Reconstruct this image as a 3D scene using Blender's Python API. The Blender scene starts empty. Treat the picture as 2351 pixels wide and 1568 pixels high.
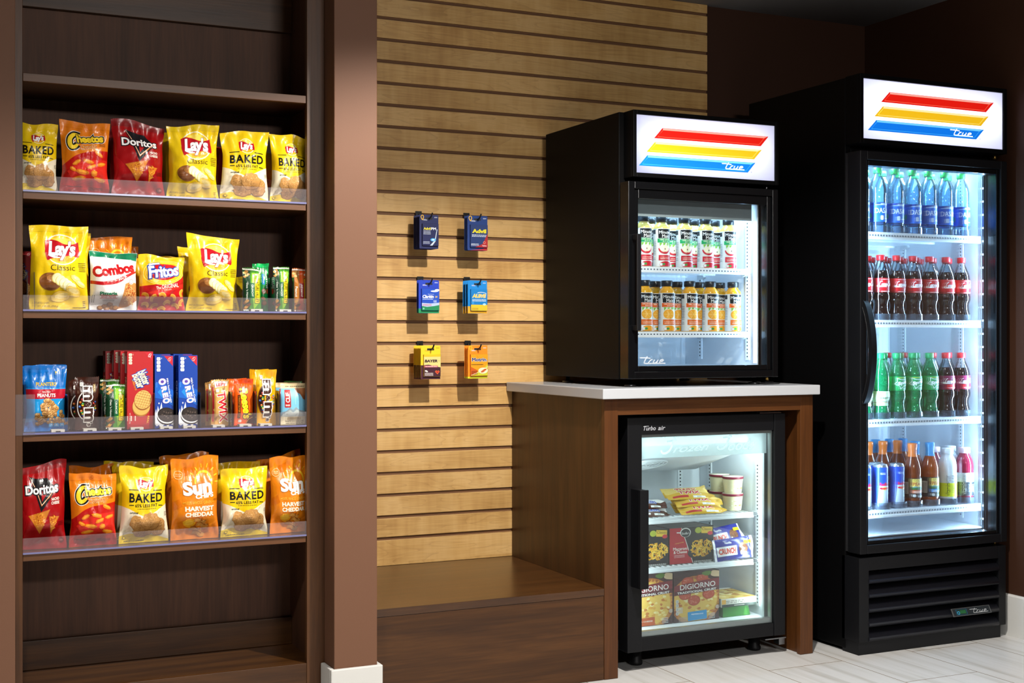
import bpy, bmesh, math, random
from mathutils import Vector, Matrix, noise, geometry
PI = math.pi
sc = bpy.context.scene
COL = sc.collection

# ------------------------------------------------------------------ camera, world, lights, exposure
F = 3004.0; U0 = 1175.5; V0 = 776.0; CZ = 1.093; CA = .4287; SA = .9034     # focal length in pixels, principal point, eye height, heading
cd = bpy.data.cameras.new('camera'); cam = bpy.data.objects.new('camera', cd); COL.objects.link(cam)
cam.location = (0, 0, CZ); cam.rotation_euler = (PI/2, 0, -math.atan2(CA, SA))
cd.sensor_width = 36; cd.lens = F/2351*36; cd.shift_y = -8/2351; cd.clip_start = .05
sc.camera = cam
sc.view_settings.view_transform = 'Standard'; sc.view_settings.look = 'None'
sc.view_settings.exposure = 0; sc.view_settings.gamma = 1; sc.view_settings.use_curve_mapping = False
cy = sc.cycles
cy.use_denoising = True; cy.max_bounces = 10; cy.transparent_max_bounces = 40; cy.glossy_bounces = 5
cy.transmission_bounces = 8; cy.diffuse_bounces = 4; cy.caustics_reflective = False; cy.caustics_refractive = False
cy.sample_clamp_indirect = 4
wd = bpy.data.worlds.new('world'); sc.world = wd; wd.use_nodes = True
bg = wd.node_tree.nodes['Background']; bg.inputs[0].default_value = (1, .9, .8, 1); bg.inputs[1].default_value = .05

def light(kind, loc, power, col=(1, 1, 1), size=.05, rot=(0, 0, 0), **kw):
    l = bpy.data.lights.new('lamp_' + kind.lower(), kind); l.energy = power; l.color = col
    if kind in ('SPOT', 'POINT'): l.shadow_soft_size = size
    for k, v in kw.items(): setattr(l, k, v)
    if kind == 'AREA': l.size = size
    o = bpy.data.objects.new(l.name, l); o.location = loc; o.rotation_euler = rot; COL.objects.link(o); return o
WARM = (1, .94, .86)
# recessed ceiling downlights in a row about two metres in front of the display wall
for x, y, p, b in ((.10, 2.0, 108, .6), (1.70, 2.42, 345, .3), (3.1, 2.0, 40, .5)):
    light('SPOT', (x, y, 2.395), p, WARM, .035, spot_size=math.radians(142), spot_blend=b)
# added soft fill lamp, unseen behind the camera, high up, that reaches under the shelves
light('AREA', (1.43, -1.0, 2.31), 56, (1, .97, .93), shape='RECTANGLE', size=.9, size_y=.17, rot=(1.25, 0, .05))

# ------------------------------------------------------------------ helpers
def D_at(u, Y): t = (u-U0)/F; return Y/(SA-CA*t)
def X_at(u, Y): t = (u-U0)/F; return Y*(CA+SA*t)/(SA-CA*t)
def Z_at(u, v, Y): return CZ-(v-V0)*D_at(u, Y)/F

def lin(c):
    if isinstance(c, str):
        c = c.lstrip('#'); c = [int(c[i:i+2], 16)/255 for i in (0, 2, 4)]
        c = [x/12.92 if x <= .04045 else ((x+.055)/1.055)**2.4 for x in c]
    return (c[0], c[1], c[2], 1)

class NT:
    def __init__(s, name):
        s.m = bpy.data.materials.new(name); s.m.use_nodes = True; s.t = s.m.node_tree; s.t.nodes.clear()
    def n(s, typ, props=None, **inp):
        nd = s.t.nodes.new('ShaderNode' + typ)
        for k, v in (props or {}).items(): setattr(nd, k, v)
        for k, v in inp.items():
            k = int(k[1:]) if k[0] == '_' and k[1:].isdigit() else k.replace('_', ' ')
            sk = nd.inputs[k]
            if isinstance(v, bpy.types.NodeSocket): s.t.links.new(v, sk)
            else: sk.default_value = v
        return nd
    def math(s, op, a, b=0.0, c=0.0): return s.n('Math', dict(operation=op), _0=a, _1=b, _2=c).outputs[0]
    def ramp(s, fac, stops):
        r = s.n('ValToRGB', Fac=fac); cr = r.color_ramp
        while len(cr.elements) < len(stops): cr.elements.new(.5)
        for e, (p, c) in zip(cr.elements, stops): e.position = p; e.color = lin(c)
        return r.outputs[0]
    def out(s, sh):
        o = s.n('OutputMaterial'); s.t.links.new(sh, o.inputs[0]); return s.m
    def pr(s, **kw): return s.n('BsdfPrincipled', **kw).outputs[0]

MATS = {}
def mat(col, rough=.5, metal=0, spec=.5, emit=0, bump=0, bscale=60, coat=0):
    """plain procedural surface: colour, gloss, a little noise relief"""
    key = (str(col), rough, metal, spec, emit, bump, bscale, coat)
    if key in MATS: return MATS[key]
    t = NT('surface_' + str(col).strip('#'))
    kw = dict(Base_Color=lin(col), Roughness=rough, Metallic=metal, Specular_IOR_Level=spec)
    if coat: kw['Coat_Weight'] = coat; kw['Coat_Roughness'] = .08
    if emit: kw['Emission_Color'] = lin(col); kw['Emission_Strength'] = emit
    if bump:
        nz = t.n('TexNoise', Vector=t.n('TexCoord').outputs['Object'], Scale=bscale, Detail=3)
        kw['Normal'] = t.n('Bump', Strength=bump, Distance=.002, Height=nz.outputs[0]).outputs[0]
    MATS[key] = t.out(t.pr(**kw)); return MATS[key]
def foil(col): return mat(col, rough=.27, spec=.5, bump=.5, bscale=48)
def ink(col): return mat(col, rough=.28, spec=.5, bump=.45, bscale=48)
def card(col): return mat(col, rough=.42, spec=.4)

def clear(name, tint=(1, 1, 1), glossy=1.0, rough=.02, body=0, bodycol=(1, 1, 1), ior=1.45):
    """clear pane or plastic: tinted transmission, Fresnel reflection, an optional share of milky body"""
    key = ('clear', name)
    if key in MATS: return MATS[key]
    t = NT(name)
    sh = t.n('BsdfTransparent', Color=lin(tint)).outputs[0]
    if body:
        df = t.n('BsdfDiffuse', Color=lin(bodycol)).outputs[0]
        sh = t.n('MixShader', _0=body, _1=sh, _2=df).outputs[0]
    fr = t.math('MULTIPLY', t.n('Fresnel', IOR=ior).outputs[0], glossy)
    gl = t.n('BsdfGlossy', Color=(1, 1, 1, 1), Roughness=rough).outputs[0]
    MATS[key] = t.out(t.n('MixShader', _0=fr, _1=sh, _2=gl).outputs[0]); return MATS[key]

def wood(name, stops, axis, rough=.42, scale=1.0, coat=.04):
    """stained wood with the grain along one axis"""
    if name in MATS: return MATS[name]
    t = NT(name); sx = [22*scale]*3; sx[axis] = 1.6*scale
    co = t.n('Mapping', Vector=t.n('TexCoord').outputs['Object'], Scale=sx).outputs[0]
    n1 = t.n('TexNoise', Vector=co, Scale=1.0, Detail=5, Roughness=.6, Distortion=.6).outputs[0]
    sy = [160*scale]*3; sy[axis] = 7*scale
    co2 = t.n('Mapping', Vector=t.n('TexCoord').outputs['Object'], Scale=sy).outputs[0]
    n2 = t.n('TexNoise', Vector=co2, Scale=1.0, Detail=2).outputs[0]
    f = t.math('ADD', t.math('MULTIPLY', n1, .72), t.math('MULTIPLY', n2, .28))
    c = t.ramp(f, stops)
    b = t.n('Bump', Strength=.12, Distance=.001, Height=n2).outputs[0]
    MATS[name] = t.out(t.pr(Base_Color=c, Roughness=rough, Specular_IOR_Level=.35, Coat_Weight=coat, Coat_Roughness=.25, Normal=b)); return MATS[name]

class MB:
    """collects faces of one mesh object"""
    def __init__(s): s.v = []; s.f = []; s.m = []; s.sm = []; s.mats = []
    def mi(s, m):
        if m not in s.mats: s.mats.append(m)
        return s.mats.index(m)
    def add(s, vs, fs, m, smooth=False):
        o = len(s.v); s.v += [tuple(p) for p in vs]; k = s.mi(m)
        for f in fs: s.f.append(tuple(i+o for i in f)); s.m.append(k); s.sm.append(smooth)
        return s
    def box(s, x0, x1, y0, y1, z0, z1, m):
        return s.add([(x, y, z) for x in (x0, x1) for y in (y0, y1) for z in (z0, z1)],
                     [(0, 1, 3, 2), (4, 6, 7, 5), (0, 4, 5, 1), (2, 3, 7, 6), (0, 2, 6, 4), (1, 5, 7, 3)], m)
    def prism(s, pts, axis, a, b, m, smooth=False):
        """polygon in the other two axes, extruded along axis"""
        def p3(p, t): q = list(p); q.insert(axis, t); return tuple(q)
        n = len(pts); vs = [p3(p, a) for p in pts] + [p3(p, b) for p in pts]
        s.add(vs, [(i, (i+1) % n, n+(i+1) % n, n+i) for i in range(n)], m, smooth)
        tri = geometry.tessellate_polygon([[Vector((p[0], p[1], 0)) for p in pts]])
        o = len(s.v)-2*n; k = s.mi(m)
        for t in tri:
            for d in (0, n): s.f.append(tuple(i+o+d for i in t)); s.m.append(k); s.sm.append(False)
        return s
    def lathe(s, prof, m, seg=28, c=(0, 0, 0), smooth=True, ms=None):
        """profile [(r, z)] turned round z; ms: one material per span"""
        o = len(s.v); n = len(prof)
        for r, z in prof:
            for k in range(seg): a = 2*PI*k/seg; s.v.append((c[0]+r*math.cos(a), c[1]+r*math.sin(a), c[2]+z))
        for j in range(n-1):
            mm = s.mi(ms[j] if ms else m)
            for k in range(seg):
                k2 = (k+1) % seg
                s.f.append((o+j*seg+k, o+j*seg+k2, o+(j+1)*seg+k2, o+(j+1)*seg+k)); s.m.append(mm); s.sm.append(smooth)
        for j, rev in ((0, True), (n-1, False)):
            if prof[j][0] > 1e-5:
                r = list(range(o+j*seg, o+j*seg+seg)); s.f.append(tuple(r[::-1] if rev else r))
                s.m.append(s.mi(ms[min(j, n-2)] if ms else m)); s.sm.append(False)
        return s
    def tube(s, pts, r, m, seg=10, caps=True):
        pts = [Vector(p) for p in pts]; o = len(s.v); n = len(pts); up = Vector((.13, .31, .94))
        for i, p in enumerate(pts):
            d = (pts[min(i+1, n-1)]-pts[max(i-1, 0)]).normalized(); a = d.cross(up).normalized(); b = d.cross(a)
            rr = r[i] if isinstance(r, (list, tuple)) else r
            for k in range(seg): t = 2*PI*k/seg; s.v.append(tuple(p+rr*(math.cos(t)*a+math.sin(t)*b)))
        k0 = s.mi(m)
        for i in range(n-1):
            for k in range(seg):
                k2 = (k+1) % seg; s.f.append((o+i*seg+k, o+i*seg+k2, o+(i+1)*seg+k2, o+(i+1)*seg+k)); s.m.append(k0); s.sm.append(True)
        if caps:
            for i in (0, n-1): s.f.append(tuple(range(o+i*seg, o+i*seg+seg))); s.m.append(k0); s.sm.append(False)
        return s
    def frame(s, x0, x1, z0, z1, w, y0, y1, m, wt=None, wb=None):
        """rectangular door frame in the x-z plane"""
        wt = wt or w; wb = wb or w
        s.box(x0, x0+w, y0, y1, z0, z1, m); s.box(x1-w, x1, y0, y1, z0, z1, m)
        s.box(x0+w, x1-w, y0, y1, z1-wt, z1, m); return s.box(x0+w, x1-w, y0, y1, z0, z0+wb, m)
    def build(s, name, parent=None, loc=(0, 0, 0), bevel=0, rot=None):
        me = bpy.data.meshes.new(name); me.from_pydata(s.v, [], s.f)
        for m in s.mats: me.materials.append(m)
        me.polygons.foreach_set('material_index', s.m); me.polygons.foreach_set('use_smooth', s.sm)
        me.update()
        o = bpy.data.objects.new(name, me); COL.objects.link(o); o.location = loc
        if rot: o.rotation_euler = rot
        if parent: o.parent = parent
        if bevel:
            b = o.modifiers.new('bevel', 'BEVEL'); b.width = bevel; b.segments = 2; b.limit_method = 'ANGLE'; b.angle_limit = .7
        return o

def tag(o, label=None, cat=None, group=None, kind=None):
    if label: o['label'] = label
    if cat: o['category'] = cat
    if group: o['group'] = group
    if kind: o['kind'] = kind
    return o
def thing(name, label, cat, loc=(0, 0, 0), rz=0, group=None):
    o = bpy.data.objects.new(name, None); o.empty_display_size = .05; COL.objects.link(o)
    o.location = loc; o.rotation_euler = (0, 0, rz); return tag(o, label, cat, group)
def dup(root, loc, rz=None, label=None, group=None, rot=None):
    def cp(o, par):
        c = o.copy(); COL.objects.link(c); c.parent = par
        for ch in list(o.children): cp(ch, c)
        return c
    c = cp(root, None); c.location = loc
    if rz is not None: c.rotation_euler = (0, 0, rz)
    if rot: c.rotation_euler = rot
    if label: c['label'] = label
    if group: c['group'] = group
    return c
ORD = ['leftmost', 'second from left', 'third from left', 'fourth from left', 'fifth from left', 'sixth from left', 'seventh from left']

# ------------------------------------------------------------------ flat artwork laid onto curved packaging
TXT = {}
def glyphs(s, bold=0.0, shear=0.0, space=1.0):
    k = (s, bold, shear, space)
    if k not in TXT:
        thick = 'M' in s and bold > 0       # the capital M cannot be swollen by its outline: overprint it instead
        f = bpy.data.curves.new('lettering', 'FONT'); f.body = s; f.offset = 0 if thick else bold; f.shear = shear; f.space_character = space
        f.resolution_u = 3; f.align_x = 'LEFT'
        o = bpy.data.objects.new('lettering', f); me = bpy.data.meshes.new_from_object(o)
        vs = [(v.co.x, v.co.y) for v in me.vertices]; fs = [tuple(p.vertices) for p in me.polygons]
        bpy.data.objects.remove(o); bpy.data.curves.remove(f); bpy.data.meshes.remove(me)
        if thick:
            n = len(vs); v0, f0 = vs, fs; vs, fs = [], []
            for i in range(9):
                dx, dy = (bold*math.cos(i*PI/4), bold*math.sin(i*PI/4)) if i < 8 else (0, 0)
                vs += [(x+dx, y+dy) for x, y in v0]; fs += [tuple(q+n*i for q in t) for t in f0]
        TXT[k] = (vs, fs)
    return TXT[k]
def bbox(vs):
    xs = [p[0] for p in vs]; ys = [p[1] for p in vs]; return min(xs), max(xs), min(ys), max(ys)
def arc(cx, cy, rx, ry, a0, a1, n=10): return [(cx+rx*math.cos(math.radians(a0+(a1-a0)*i/n)), cy+ry*math.sin(math.radians(a0+(a1-a0)*i/n))) for i in range(n+1)]
def smooth_line(pts, k=6):
    """Catmull-Rom through the points"""
    out = []; n = len(pts)
    for i in range(n-1):
        p0, p1, p2, p3 = pts[max(i-1, 0)], pts[i], pts[i+1], pts[min(i+2, n-1)]
        for j in range(k):
            t = j/k
            out.append(tuple(.5*(2*p1[d]+(p2[d]-p0[d])*t+(2*p0[d]-5*p1[d]+4*p2[d]-p3[d])*t*t+(3*p1[d]-p0[d]-3*p2[d]+p3[d])*t**3) for d in (0, 1)))
    return out+[pts[-1]]

class Art:
    """layers of coloured shapes; x 0..1 across, y 0..1 up; asp = height / width of the surface"""
    def __init__(s, asp, ink=ink): s.a = asp; s.L = []; s.ink = ink; s.k = 0.0; s.step = 1.0
    def group(s, on=True):
        """shapes of one cluster share almost one layer"""
        s.step = .1 if on else 1.0
        if not on: s.k += 1
        return s
    def _m(s, c): return s.ink(c) if isinstance(c, (str, tuple)) else c
    def raw(s, vs, fs, c): s.L.append((vs, fs, s._m(c), s.k)); s.k += s.step; return s
    def poly(s, pts, c):
        tri = geometry.tessellate_polygon([[Vector((p[0], p[1], 0)) for p in pts]])
        return s.raw(list(pts), [tuple(t) for t in tri], c)
    def rect(s, x0, y0, x1, y1, c): return s.raw([(x0, y0), (x1, y0), (x1, y1), (x0, y1)], [(0, 1, 2, 3)], c)
    def rrect(s, x0, y0, x1, y1, c, r=.03, rot=0):
        ry = r/s.a; p = []
        for cx, cy, a in ((x1-r, y1-ry, 0), (x0+r, y1-ry, 90), (x0+r, y0+ry, 180), (x1-r, y0+ry, 270)): p += arc(cx, cy, r, ry, a, a+90, 4)
        return s.poly(s.turn(p, (x0+x1)/2, (y0+y1)/2, rot) if rot else p, c)
    def turn(s, pts, cx, cy, deg):
        a = math.radians(deg); c, d = math.cos(a), math.sin(a)
        return [(cx+(x-cx)*c-(y-cy)*s.a*d, cy+((x-cx)*d+(y-cy)*s.a*c)/s.a) for x, y in pts]
    def ell(s, cx, cy, rx, ry, c, rot=0, n=26):
        """rx in widths, ry in heights"""
        p = arc(cx, cy, rx, ry, 0, 360, n)[:-1]
        return s.poly(s.turn(p, cx, cy, rot) if rot else p, c)
    def blob(s, cx, cy, rx, ry, c, seed=0, amp=.15, n=18, rot=0):
        R = random.Random(seed); p = []
        for i in range(n):
            t = 2*PI*i/n; k = 1+R.uniform(-amp, amp); p.append((cx+rx*k*math.cos(t), cy+ry*k*math.sin(t)))
        return s.poly(s.turn(p, cx, cy, rot) if rot else p, c)
    def stroke(s, pts, w, c, closed=False):
        """w: pen width in widths, a number or one per point"""
        P = [Vector((x, y*s.a)) for x, y in pts]; n = len(P); vs = []
        for i in range(n):
            a = P[(i-1) % n] if closed else P[max(i-1, 0)]; b = P[(i+1) % n] if closed else P[min(i+1, n-1)]
            d = b-a; d = d.normalized() if d.length > 1e-9 else Vector((1, 0)); q = Vector((-d.y, d.x)); ww = (w[i] if isinstance(w, list) else w)/2
            for k in (1, -1): e = P[i]+q*ww*k; vs.append((e.x, e.y/s.a))
        fs = [(2*i, 2*i+1, (2*i+3) % (2*n), (2*i+2) % (2*n)) for i in range(n if closed else n-1)]
        return s.raw(vs, fs, c)
    def text(s, st, cx, cy, w, h, c, bold=0, shear=0, rot=0, space=1, edges=()):
        """lettering fitted in a box of w (widths) by h (heights); edges: [(extra weight, colour)] drawn beneath; rot in degrees"""
        b0 = bbox(glyphs(st, bold, shear, space)[0]); kx = w/(b0[1]-b0[0]); ky = h*s.a/(b0[3]-b0[2]); mx = (b0[0]+b0[1])/2; my = (b0[2]+b0[3])/2
        a = math.radians(rot); ca, sa = math.cos(a), math.sin(a)
        for ex, col in list(edges)+[(0, c)]:
            vs, fs = glyphs(st, bold+ex, shear, space); q = []
            for x, y in vs:
                X = (x-mx)*kx; Y = (y-my)*ky; q.append((cx+X*ca-Y*sa, cy+(X*sa+Y*ca)/s.a))
            n = 9 if 'M' in st and bold+ex > 0 else 1; nv = len(q)//n; nf = len(fs)//n; st0 = s.step
            if n > 1: s.step = .1       # overprinted copies must not lie in one plane
            for i in range(n): s.raw(q[i*nv:i*nv+nv], [tuple(j-i*nv for j in f) for f in fs[i*nf:i*nf+nf]], col)
            s.step = st0
            if n > 1: s.k += st0
        return s
    def vtext(s, st, cx, cy, w, h, c, **kw):
        """lettering that reads downwards: w = its extent across, h = its extent up and down"""
        return s.text(st, cx, cy, h*s.a, w/s.a, c, rot=kw.pop('rot', -90), **kw)
    def small(s, cx, cy, w, rows, c, h=.012, gap=.02, seed=1, vert=False):
        """fine print too small to read: broken rules"""
        R = random.Random(seed); k0 = s.k; st = s.step; s.step = 0
        for r in range(rows):
            x = -w/2
            while x < w/2-.004:
                l = R.uniform(.02, .07)*w*2; e = min(x+l, w/2); o = -r*gap
                if vert: s.rect(cx+o*s.a-h*s.a, cy-e/s.a, cx+o*s.a, cy-x/s.a, c)
                else: s.rect(cx+x, cy+o-h, cx+e, cy+o, c)
                x = e+.012*w*2
        s.step = st; s.k = k0+st
        return s
    def lay(s, mb, S, N, nu=0, nv=0, eps0=.00016, eps=.00003, clip=True, diag=False):
        """cut along the surface grid, map with S(x, y) and lift along N(x, y)"""
        bm = bmesh.new(); mats = []
        for vs, fs, m, k in s.L:
            if m not in mats: mats.append(m)
            bv = [bm.verts.new((x, k, y)) for x, y in vs]
            for f in fs:
                if len(set(f)) < 3: continue
                try: bm.faces.new([bv[i] for i in f]).material_index = mats.index(m)
                except ValueError: pass
        def cut(co, no, **kw): bmesh.ops.bisect_plane(bm, geom=bm.verts[:]+bm.edges[:]+bm.faces[:], plane_co=co, plane_no=no, dist=1e-7, **kw)
        if clip:
            for co, no in (((.004, 0, 0), (-1, 0, 0)), ((.996, 0, 0), (1, 0, 0)), ((0, 0, .004), (0, 0, -1)), ((0, 0, .996), (0, 0, 1))): cut(co, no, clear_outer=True)
        for i in range(1, nu): cut((i/nu, 0, 0), (1, 0, 0))
        for j in range(1, nv): cut((0, 0, j/nv), (0, 0, 1))
        if diag:
            for k in range(1-nv, nu): cut((max(k, 0)/nu, 0, max(-k, 0)/nv), (nu, 0, -nv))
        bm.verts.index_update(); idx = {}; vs = []
        for v in bm.verts:
            x, k, y = v.co; idx[v.index] = len(vs)
            p = S(x, y); q = N(x, y); e = eps0+eps*k
            vs.append((p[0]+q[0]*e, p[1]+q[1]*e, p[2]+q[2]*e))
        o = len(mb.v); mb.v += vs; mis = [mb.mi(m) for m in mats]
        for f in bm.faces:
            mb.f.append(tuple(idx[v.index]+o for v in f.verts)); mb.m.append(mis[f.material_index]); mb.sm.append(nu > 0)
        bm.free(); return mb
    def flat(s, mb, x0, z0, w, h, y, eps0=.0002): return s.lay(mb, lambda a, b: (x0+a*w, y, z0+b*h), lambda a, b: (0, -1, 0), eps0=eps0)
# ------------------------------------------------------------------ setting
YB = 4.36                                   # back wall
XR = 3.72                                   # right wall
ZC = 2.41                                   # ceiling
PITCH = .0762
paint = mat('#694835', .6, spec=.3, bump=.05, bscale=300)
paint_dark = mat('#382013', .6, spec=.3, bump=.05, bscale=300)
white_trim = mat('#c9c9c6', .45)
DARK = [(.25, '#261408'), (.48, '#3f250e'), (.62, '#4d2f13'), (.8, '#311c0a')]
DARKB = [(.25, '#3a2417'), (.5, '#523423'), (.65, '#5d3c29'), (.85, '#462b1c')]
wood_x = wood('walnut_stain_grain_x', DARK, 0); wood_z = wood('walnut_stain_grain_z', DARK, 2); wood_y = wood('walnut_stain_grain_y', DARK, 0, rough=.3, coat=.4)
wood_back = wood('shelf_back_veneer', DARKB, 2, rough=.6, coat=0)
wood_warm = wood('warm_walnut_grain_z', [(.25, '#341c0a'), (.5, '#502d11'), (.65, '#5c3616'), (.85, '#42260d')], 2, scale=.8)
wood_warm_x = wood('warm_walnut_grain_x', [(.25, '#341c0a'), (.5, '#502d11'), (.65, '#5c3616'), (.85, '#42260d')], 0, scale=.8)

def floor_mat():
    t = NT('pale_stone_plank_tile'); ob = t.n('TexCoord').outputs['Object']
    co = t.n('Mapping', Vector=ob, Location=(-3.523+.61*10, -2.91+.3048*20, 0), Rotation=(0, 0, 0)).outputs[0]
    sp = t.n('SeparateXYZ', Vector=ob)
    xs = t.math('DIVIDE', t.math('SUBTRACT', sp.outputs[0], 2.91), .3048); col = t.math('FLOOR', xs)
    off = t.math('MULTIPLY', t.math('FLOORED_MODULO', col, 2), .5)
    ys = t.math('ADD', t.math('DIVIDE', t.math('SUBTRACT', sp.outputs[1], 3.523+.3048), .6096), off); row = t.math('FLOOR', ys)
    fx = t.math('FRACT', xs); fy = t.math('FRACT', ys)
    ex = t.math('MINIMUM', fx, t.math('SUBTRACT', 1, fx)); ey = t.math('MULTIPLY', t.math('MINIMUM', fy, t.math('SUBTRACT', 1, fy)), 2)
    g = t.math('LESS_THAN', t.math('MINIMUM', ex, ey), .0052)
    rnd = t.n('TexWhiteNoise', dict(noise_dimensions='2D'), Vector=t.n('CombineXYZ', X=col, Y=row).outputs[0])
    v2 = t.n('VectorMath', dict(operation='ADD'), _0=ob, _1=t.n('VectorMath', dict(operation='SCALE'), _0=rnd.outputs[1], Scale=9.0).outputs[0]).outputs[0]
    st = t.n('TexNoise', Vector=t.n('Mapping', Vector=v2, Scale=(24, 1.3, 1)).outputs[0], Scale=1.0, Detail=4, Distortion=.5).outputs[0]
    c = t.ramp(st, [(.3, '#adaba6'), (.47, '#c3c3c2'), (.6, '#c9c9c9'), (.8, '#b9b8b4')])
    c = t.n('MixRGB', Fac=t.math('MULTIPLY', rnd.outputs[0], .12), Color1=c, Color2=lin('#b5b2ae')).outputs[0]
    c = t.n('MixRGB', Fac=g, Color1=c, Color2=lin('#6d5c42')).outputs[0]
    r = t.math('ADD', .34, t.math('MULTIPLY', g, .4))
    b = t.n('Bump', Strength=.5, Distance=.001, Height=t.math('SUBTRACT', 1, g)).outputs[0]
    return t.out(t.pr(Base_Color=c, Roughness=r, Normal=b))
def struct(name, mb, bevel=0): return tag(mb.build(name, bevel=bevel), kind='structure')
struct('floor', MB().box(-2.6, XR+.12, -1.2, YB+.12, -.06, 0, floor_mat()))
struct('ceiling', MB().box(-2.6, XR+.12, -1.2, YB+.12, ZC, ZC+.08, mat('#8c8c8f', .8, spec=.2)))
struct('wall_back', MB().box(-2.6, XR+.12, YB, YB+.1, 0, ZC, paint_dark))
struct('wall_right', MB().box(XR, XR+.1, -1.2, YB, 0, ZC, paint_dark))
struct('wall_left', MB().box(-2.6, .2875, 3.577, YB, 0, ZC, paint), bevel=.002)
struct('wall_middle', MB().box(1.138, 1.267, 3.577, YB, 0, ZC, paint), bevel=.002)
def base_profile(t=.014, h=.152): return [(0, 0), (t, 0), (t, h-.006), (t-.005, h), (0, h)]
def base_wrap():
    m = MB(); t = .013; h = .152; x0, x1, y0, y1 = 1.138, 1.267, 3.577, 3.665
    m.box(x0-t, x1+t, y0-t, y0, 0, h, white_trim); m.box(x0-t, x0, y0, y1, 0, h, white_trim); m.box(x1, x1+t, y0, y1-.02, 0, h, white_trim); return m
struct('baseboard_middle', base_wrap(), bevel=.003)
struct('baseboard_right', MB().prism([(XR-p[0], p[1]) for p in base_profile()], 1, -1.2, YB, white_trim))

def slat_mat():
    t = NT('maple_slats'); ob = t.n('TexCoord').outputs['Object']; sp = t.n('SeparateXYZ', Vector=ob)
    k = t.math('FLOOR', t.math('DIVIDE', t.math('SUBTRACT', sp.outputs[2], .394-.002), PITCH))
    rnd = t.n('TexWhiteNoise', dict(noise_dimensions='1D'), W=k)
    v = t.n('VectorMath', dict(operation='ADD'), _0=ob, _1=t.n('VectorMath', dict(operation='SCALE'), _0=rnd.outputs[1], Scale=17.0).outputs[0]).outputs[0]
    lo = t.n('TexNoise', Vector=t.n('Mapping', Vector=v, Scale=(1.5, 6, 13)).outputs[0], Scale=1.0, Detail=2, Distortion=.5).outputs[0]
    rings = t.math('FRACT', t.math('MULTIPLY', lo, 15.0))
    line = t.math('MULTIPLY', t.math('POWER', rings, 7.0), .22)
    fl = t.n('TexNoise', Vector=t.n('Mapping', Vector=v, Scale=(30, 30, 4)).outputs[0], Scale=1.0, Detail=2).outputs[0]
    fi = t.n('TexNoise', Vector=t.n('Mapping', Vector=v, Scale=(9, 200, 260)).outputs[0], Scale=1.0, Detail=2).outputs[0]
    big = t.n('TexNoise', Vector=t.n('Mapping', Vector=v, Scale=(3, 3, 5)).outputs[0], Scale=1.0, Detail=2).outputs[0]
    f = t.math('ADD', t.math('ADD', t.math('MULTIPLY', fl, .25), t.math('MULTIPLY', fi, .2)), t.math('MULTIPLY', big, .55))
    c = t.ramp(f, [(.33, '#ad8249'), (.48, '#c89f62'), (.58, '#d4ad72'), (.72, '#bd9256')])
    c = t.n('MixRGB', Fac=line, Color1=c, Color2=lin('#6f451c')).outputs[0]
    c = t.n('HueSaturation', Color=c, Value=t.math('ADD', .93, t.math('MULTIPLY', rnd.outputs[0], .12))).outputs[0]
    return t.out(t.pr(Base_Color=c, Roughness=.42, Specular_IOR_Level=.4, Coat_Weight=.1, Coat_Roughness=.3))
MAPLE = slat_mat(); GROOVE = mat('#6d4a2c', .7)
XS1 = X_at(1624, 4.34)
slat = thing('slatwall', 'honey maple slatwall of horizontal boards with dark grooves behind the bench', 'slatwall panel', (1.267, 4.352, .293))
def slat_boards():
    m = MB(); k = -2; G = .0115
    x0, x1 = 0, XS1-1.267; y = -.0115
    edges = [.394+PITCH*i for i in range(0, 28)]
    lo = .2935
    for e in edges+[ZC-.001]:
        hi = min(e-(G if e < ZC-.01 else 0), ZC-.001)
        if hi > lo+.004: m.box(x0, x1, y, -.005, lo-.293, hi-.293, MAPLE)
        lo = e
        if e > ZC-.02: break
    return m
sb = slat_boards().build('slat_boards', slat, bevel=.0008)
MB().box(0, XS1-1.267, -.0045, .0075, .001, ZC-.295, GROOVE).build('backing_board', slat)
for u, v in ((1016, 148), (1247, 171), (1282, 34), (1519, 63), (1466, 239), (1016, 490)):
    x = X_at(u, 4.35); z = Z_at(u, v, 4.35)-.293; z = round((z-.101+.004)/PITCH)*PITCH+.101-.0042
    MB().lathe([(.0045, -.002), (.0045, .0), (.001, .0005)], mat('#15110e', .4, .6), 12).build('screw', slat, (x-1.267, -.0002, z), rot=(PI/2, 0, 0))

# ------------------------------------------------------------------ built-in shelving unit on the left
edge_x = wood('lit_shelf_edge_walnut', [(.25, '#3a2413'), (.5, '#573820'), (.65, '#643f25'), (.85, '#4a2e19')], 0); stile_z = wood('lit_stile_walnut', [(.25, '#301c0d'), (.5, '#4a2d16'), (.65, '#56361c'), (.85, '#3c2411')], 2)  # paler copies of the walnut, the light on the shelving put into their colour
SX0, SX1 = X_at(52, 3.67), X_at(704.5, 3.67)             # opening between the stiles
SIN0, SIN1 = SX0-.028, SX1+.028                          # inner faces of the sides
SHZ = [Z_at(702, 220, 3.675), 1.483, 1.167, .840, .524]  # tops of the five shelves
YS = 3.675
unit = thing('shelving_unit', 'dark walnut built-in shelving unit with five open shelves of snacks', 'shelving unit', (0, 0, 0))
MB().box(.2885, SX0, 3.67, 3.69, .002, ZC-.002, stile_z).build('stile', unit, bevel=.001)
MB().box(SX1, 1.1375, 3.67, 3.69, .002, ZC-.002, stile_z).build('stile', unit, bevel=.001)
MB().box(SIN0-.004, SIN1+.004, 3.945, 3.957, .002, ZC-.002, wood_back).build('back_panel', unit)
pins = MB().box(SIN1, SIN1+.018, 3.69, 3.945, .002, ZC-.002, wood_back)
for k in range(60): pins.box(SIN1-.0003, SIN1+.0004, 3.7475+.15*(k % 2), 3.7525+.15*(k % 2), .3+(k//2)*.064, .305+(k//2)*.064, mat('#0c0705', .6))
pins.build('side_panel', unit)
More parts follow.
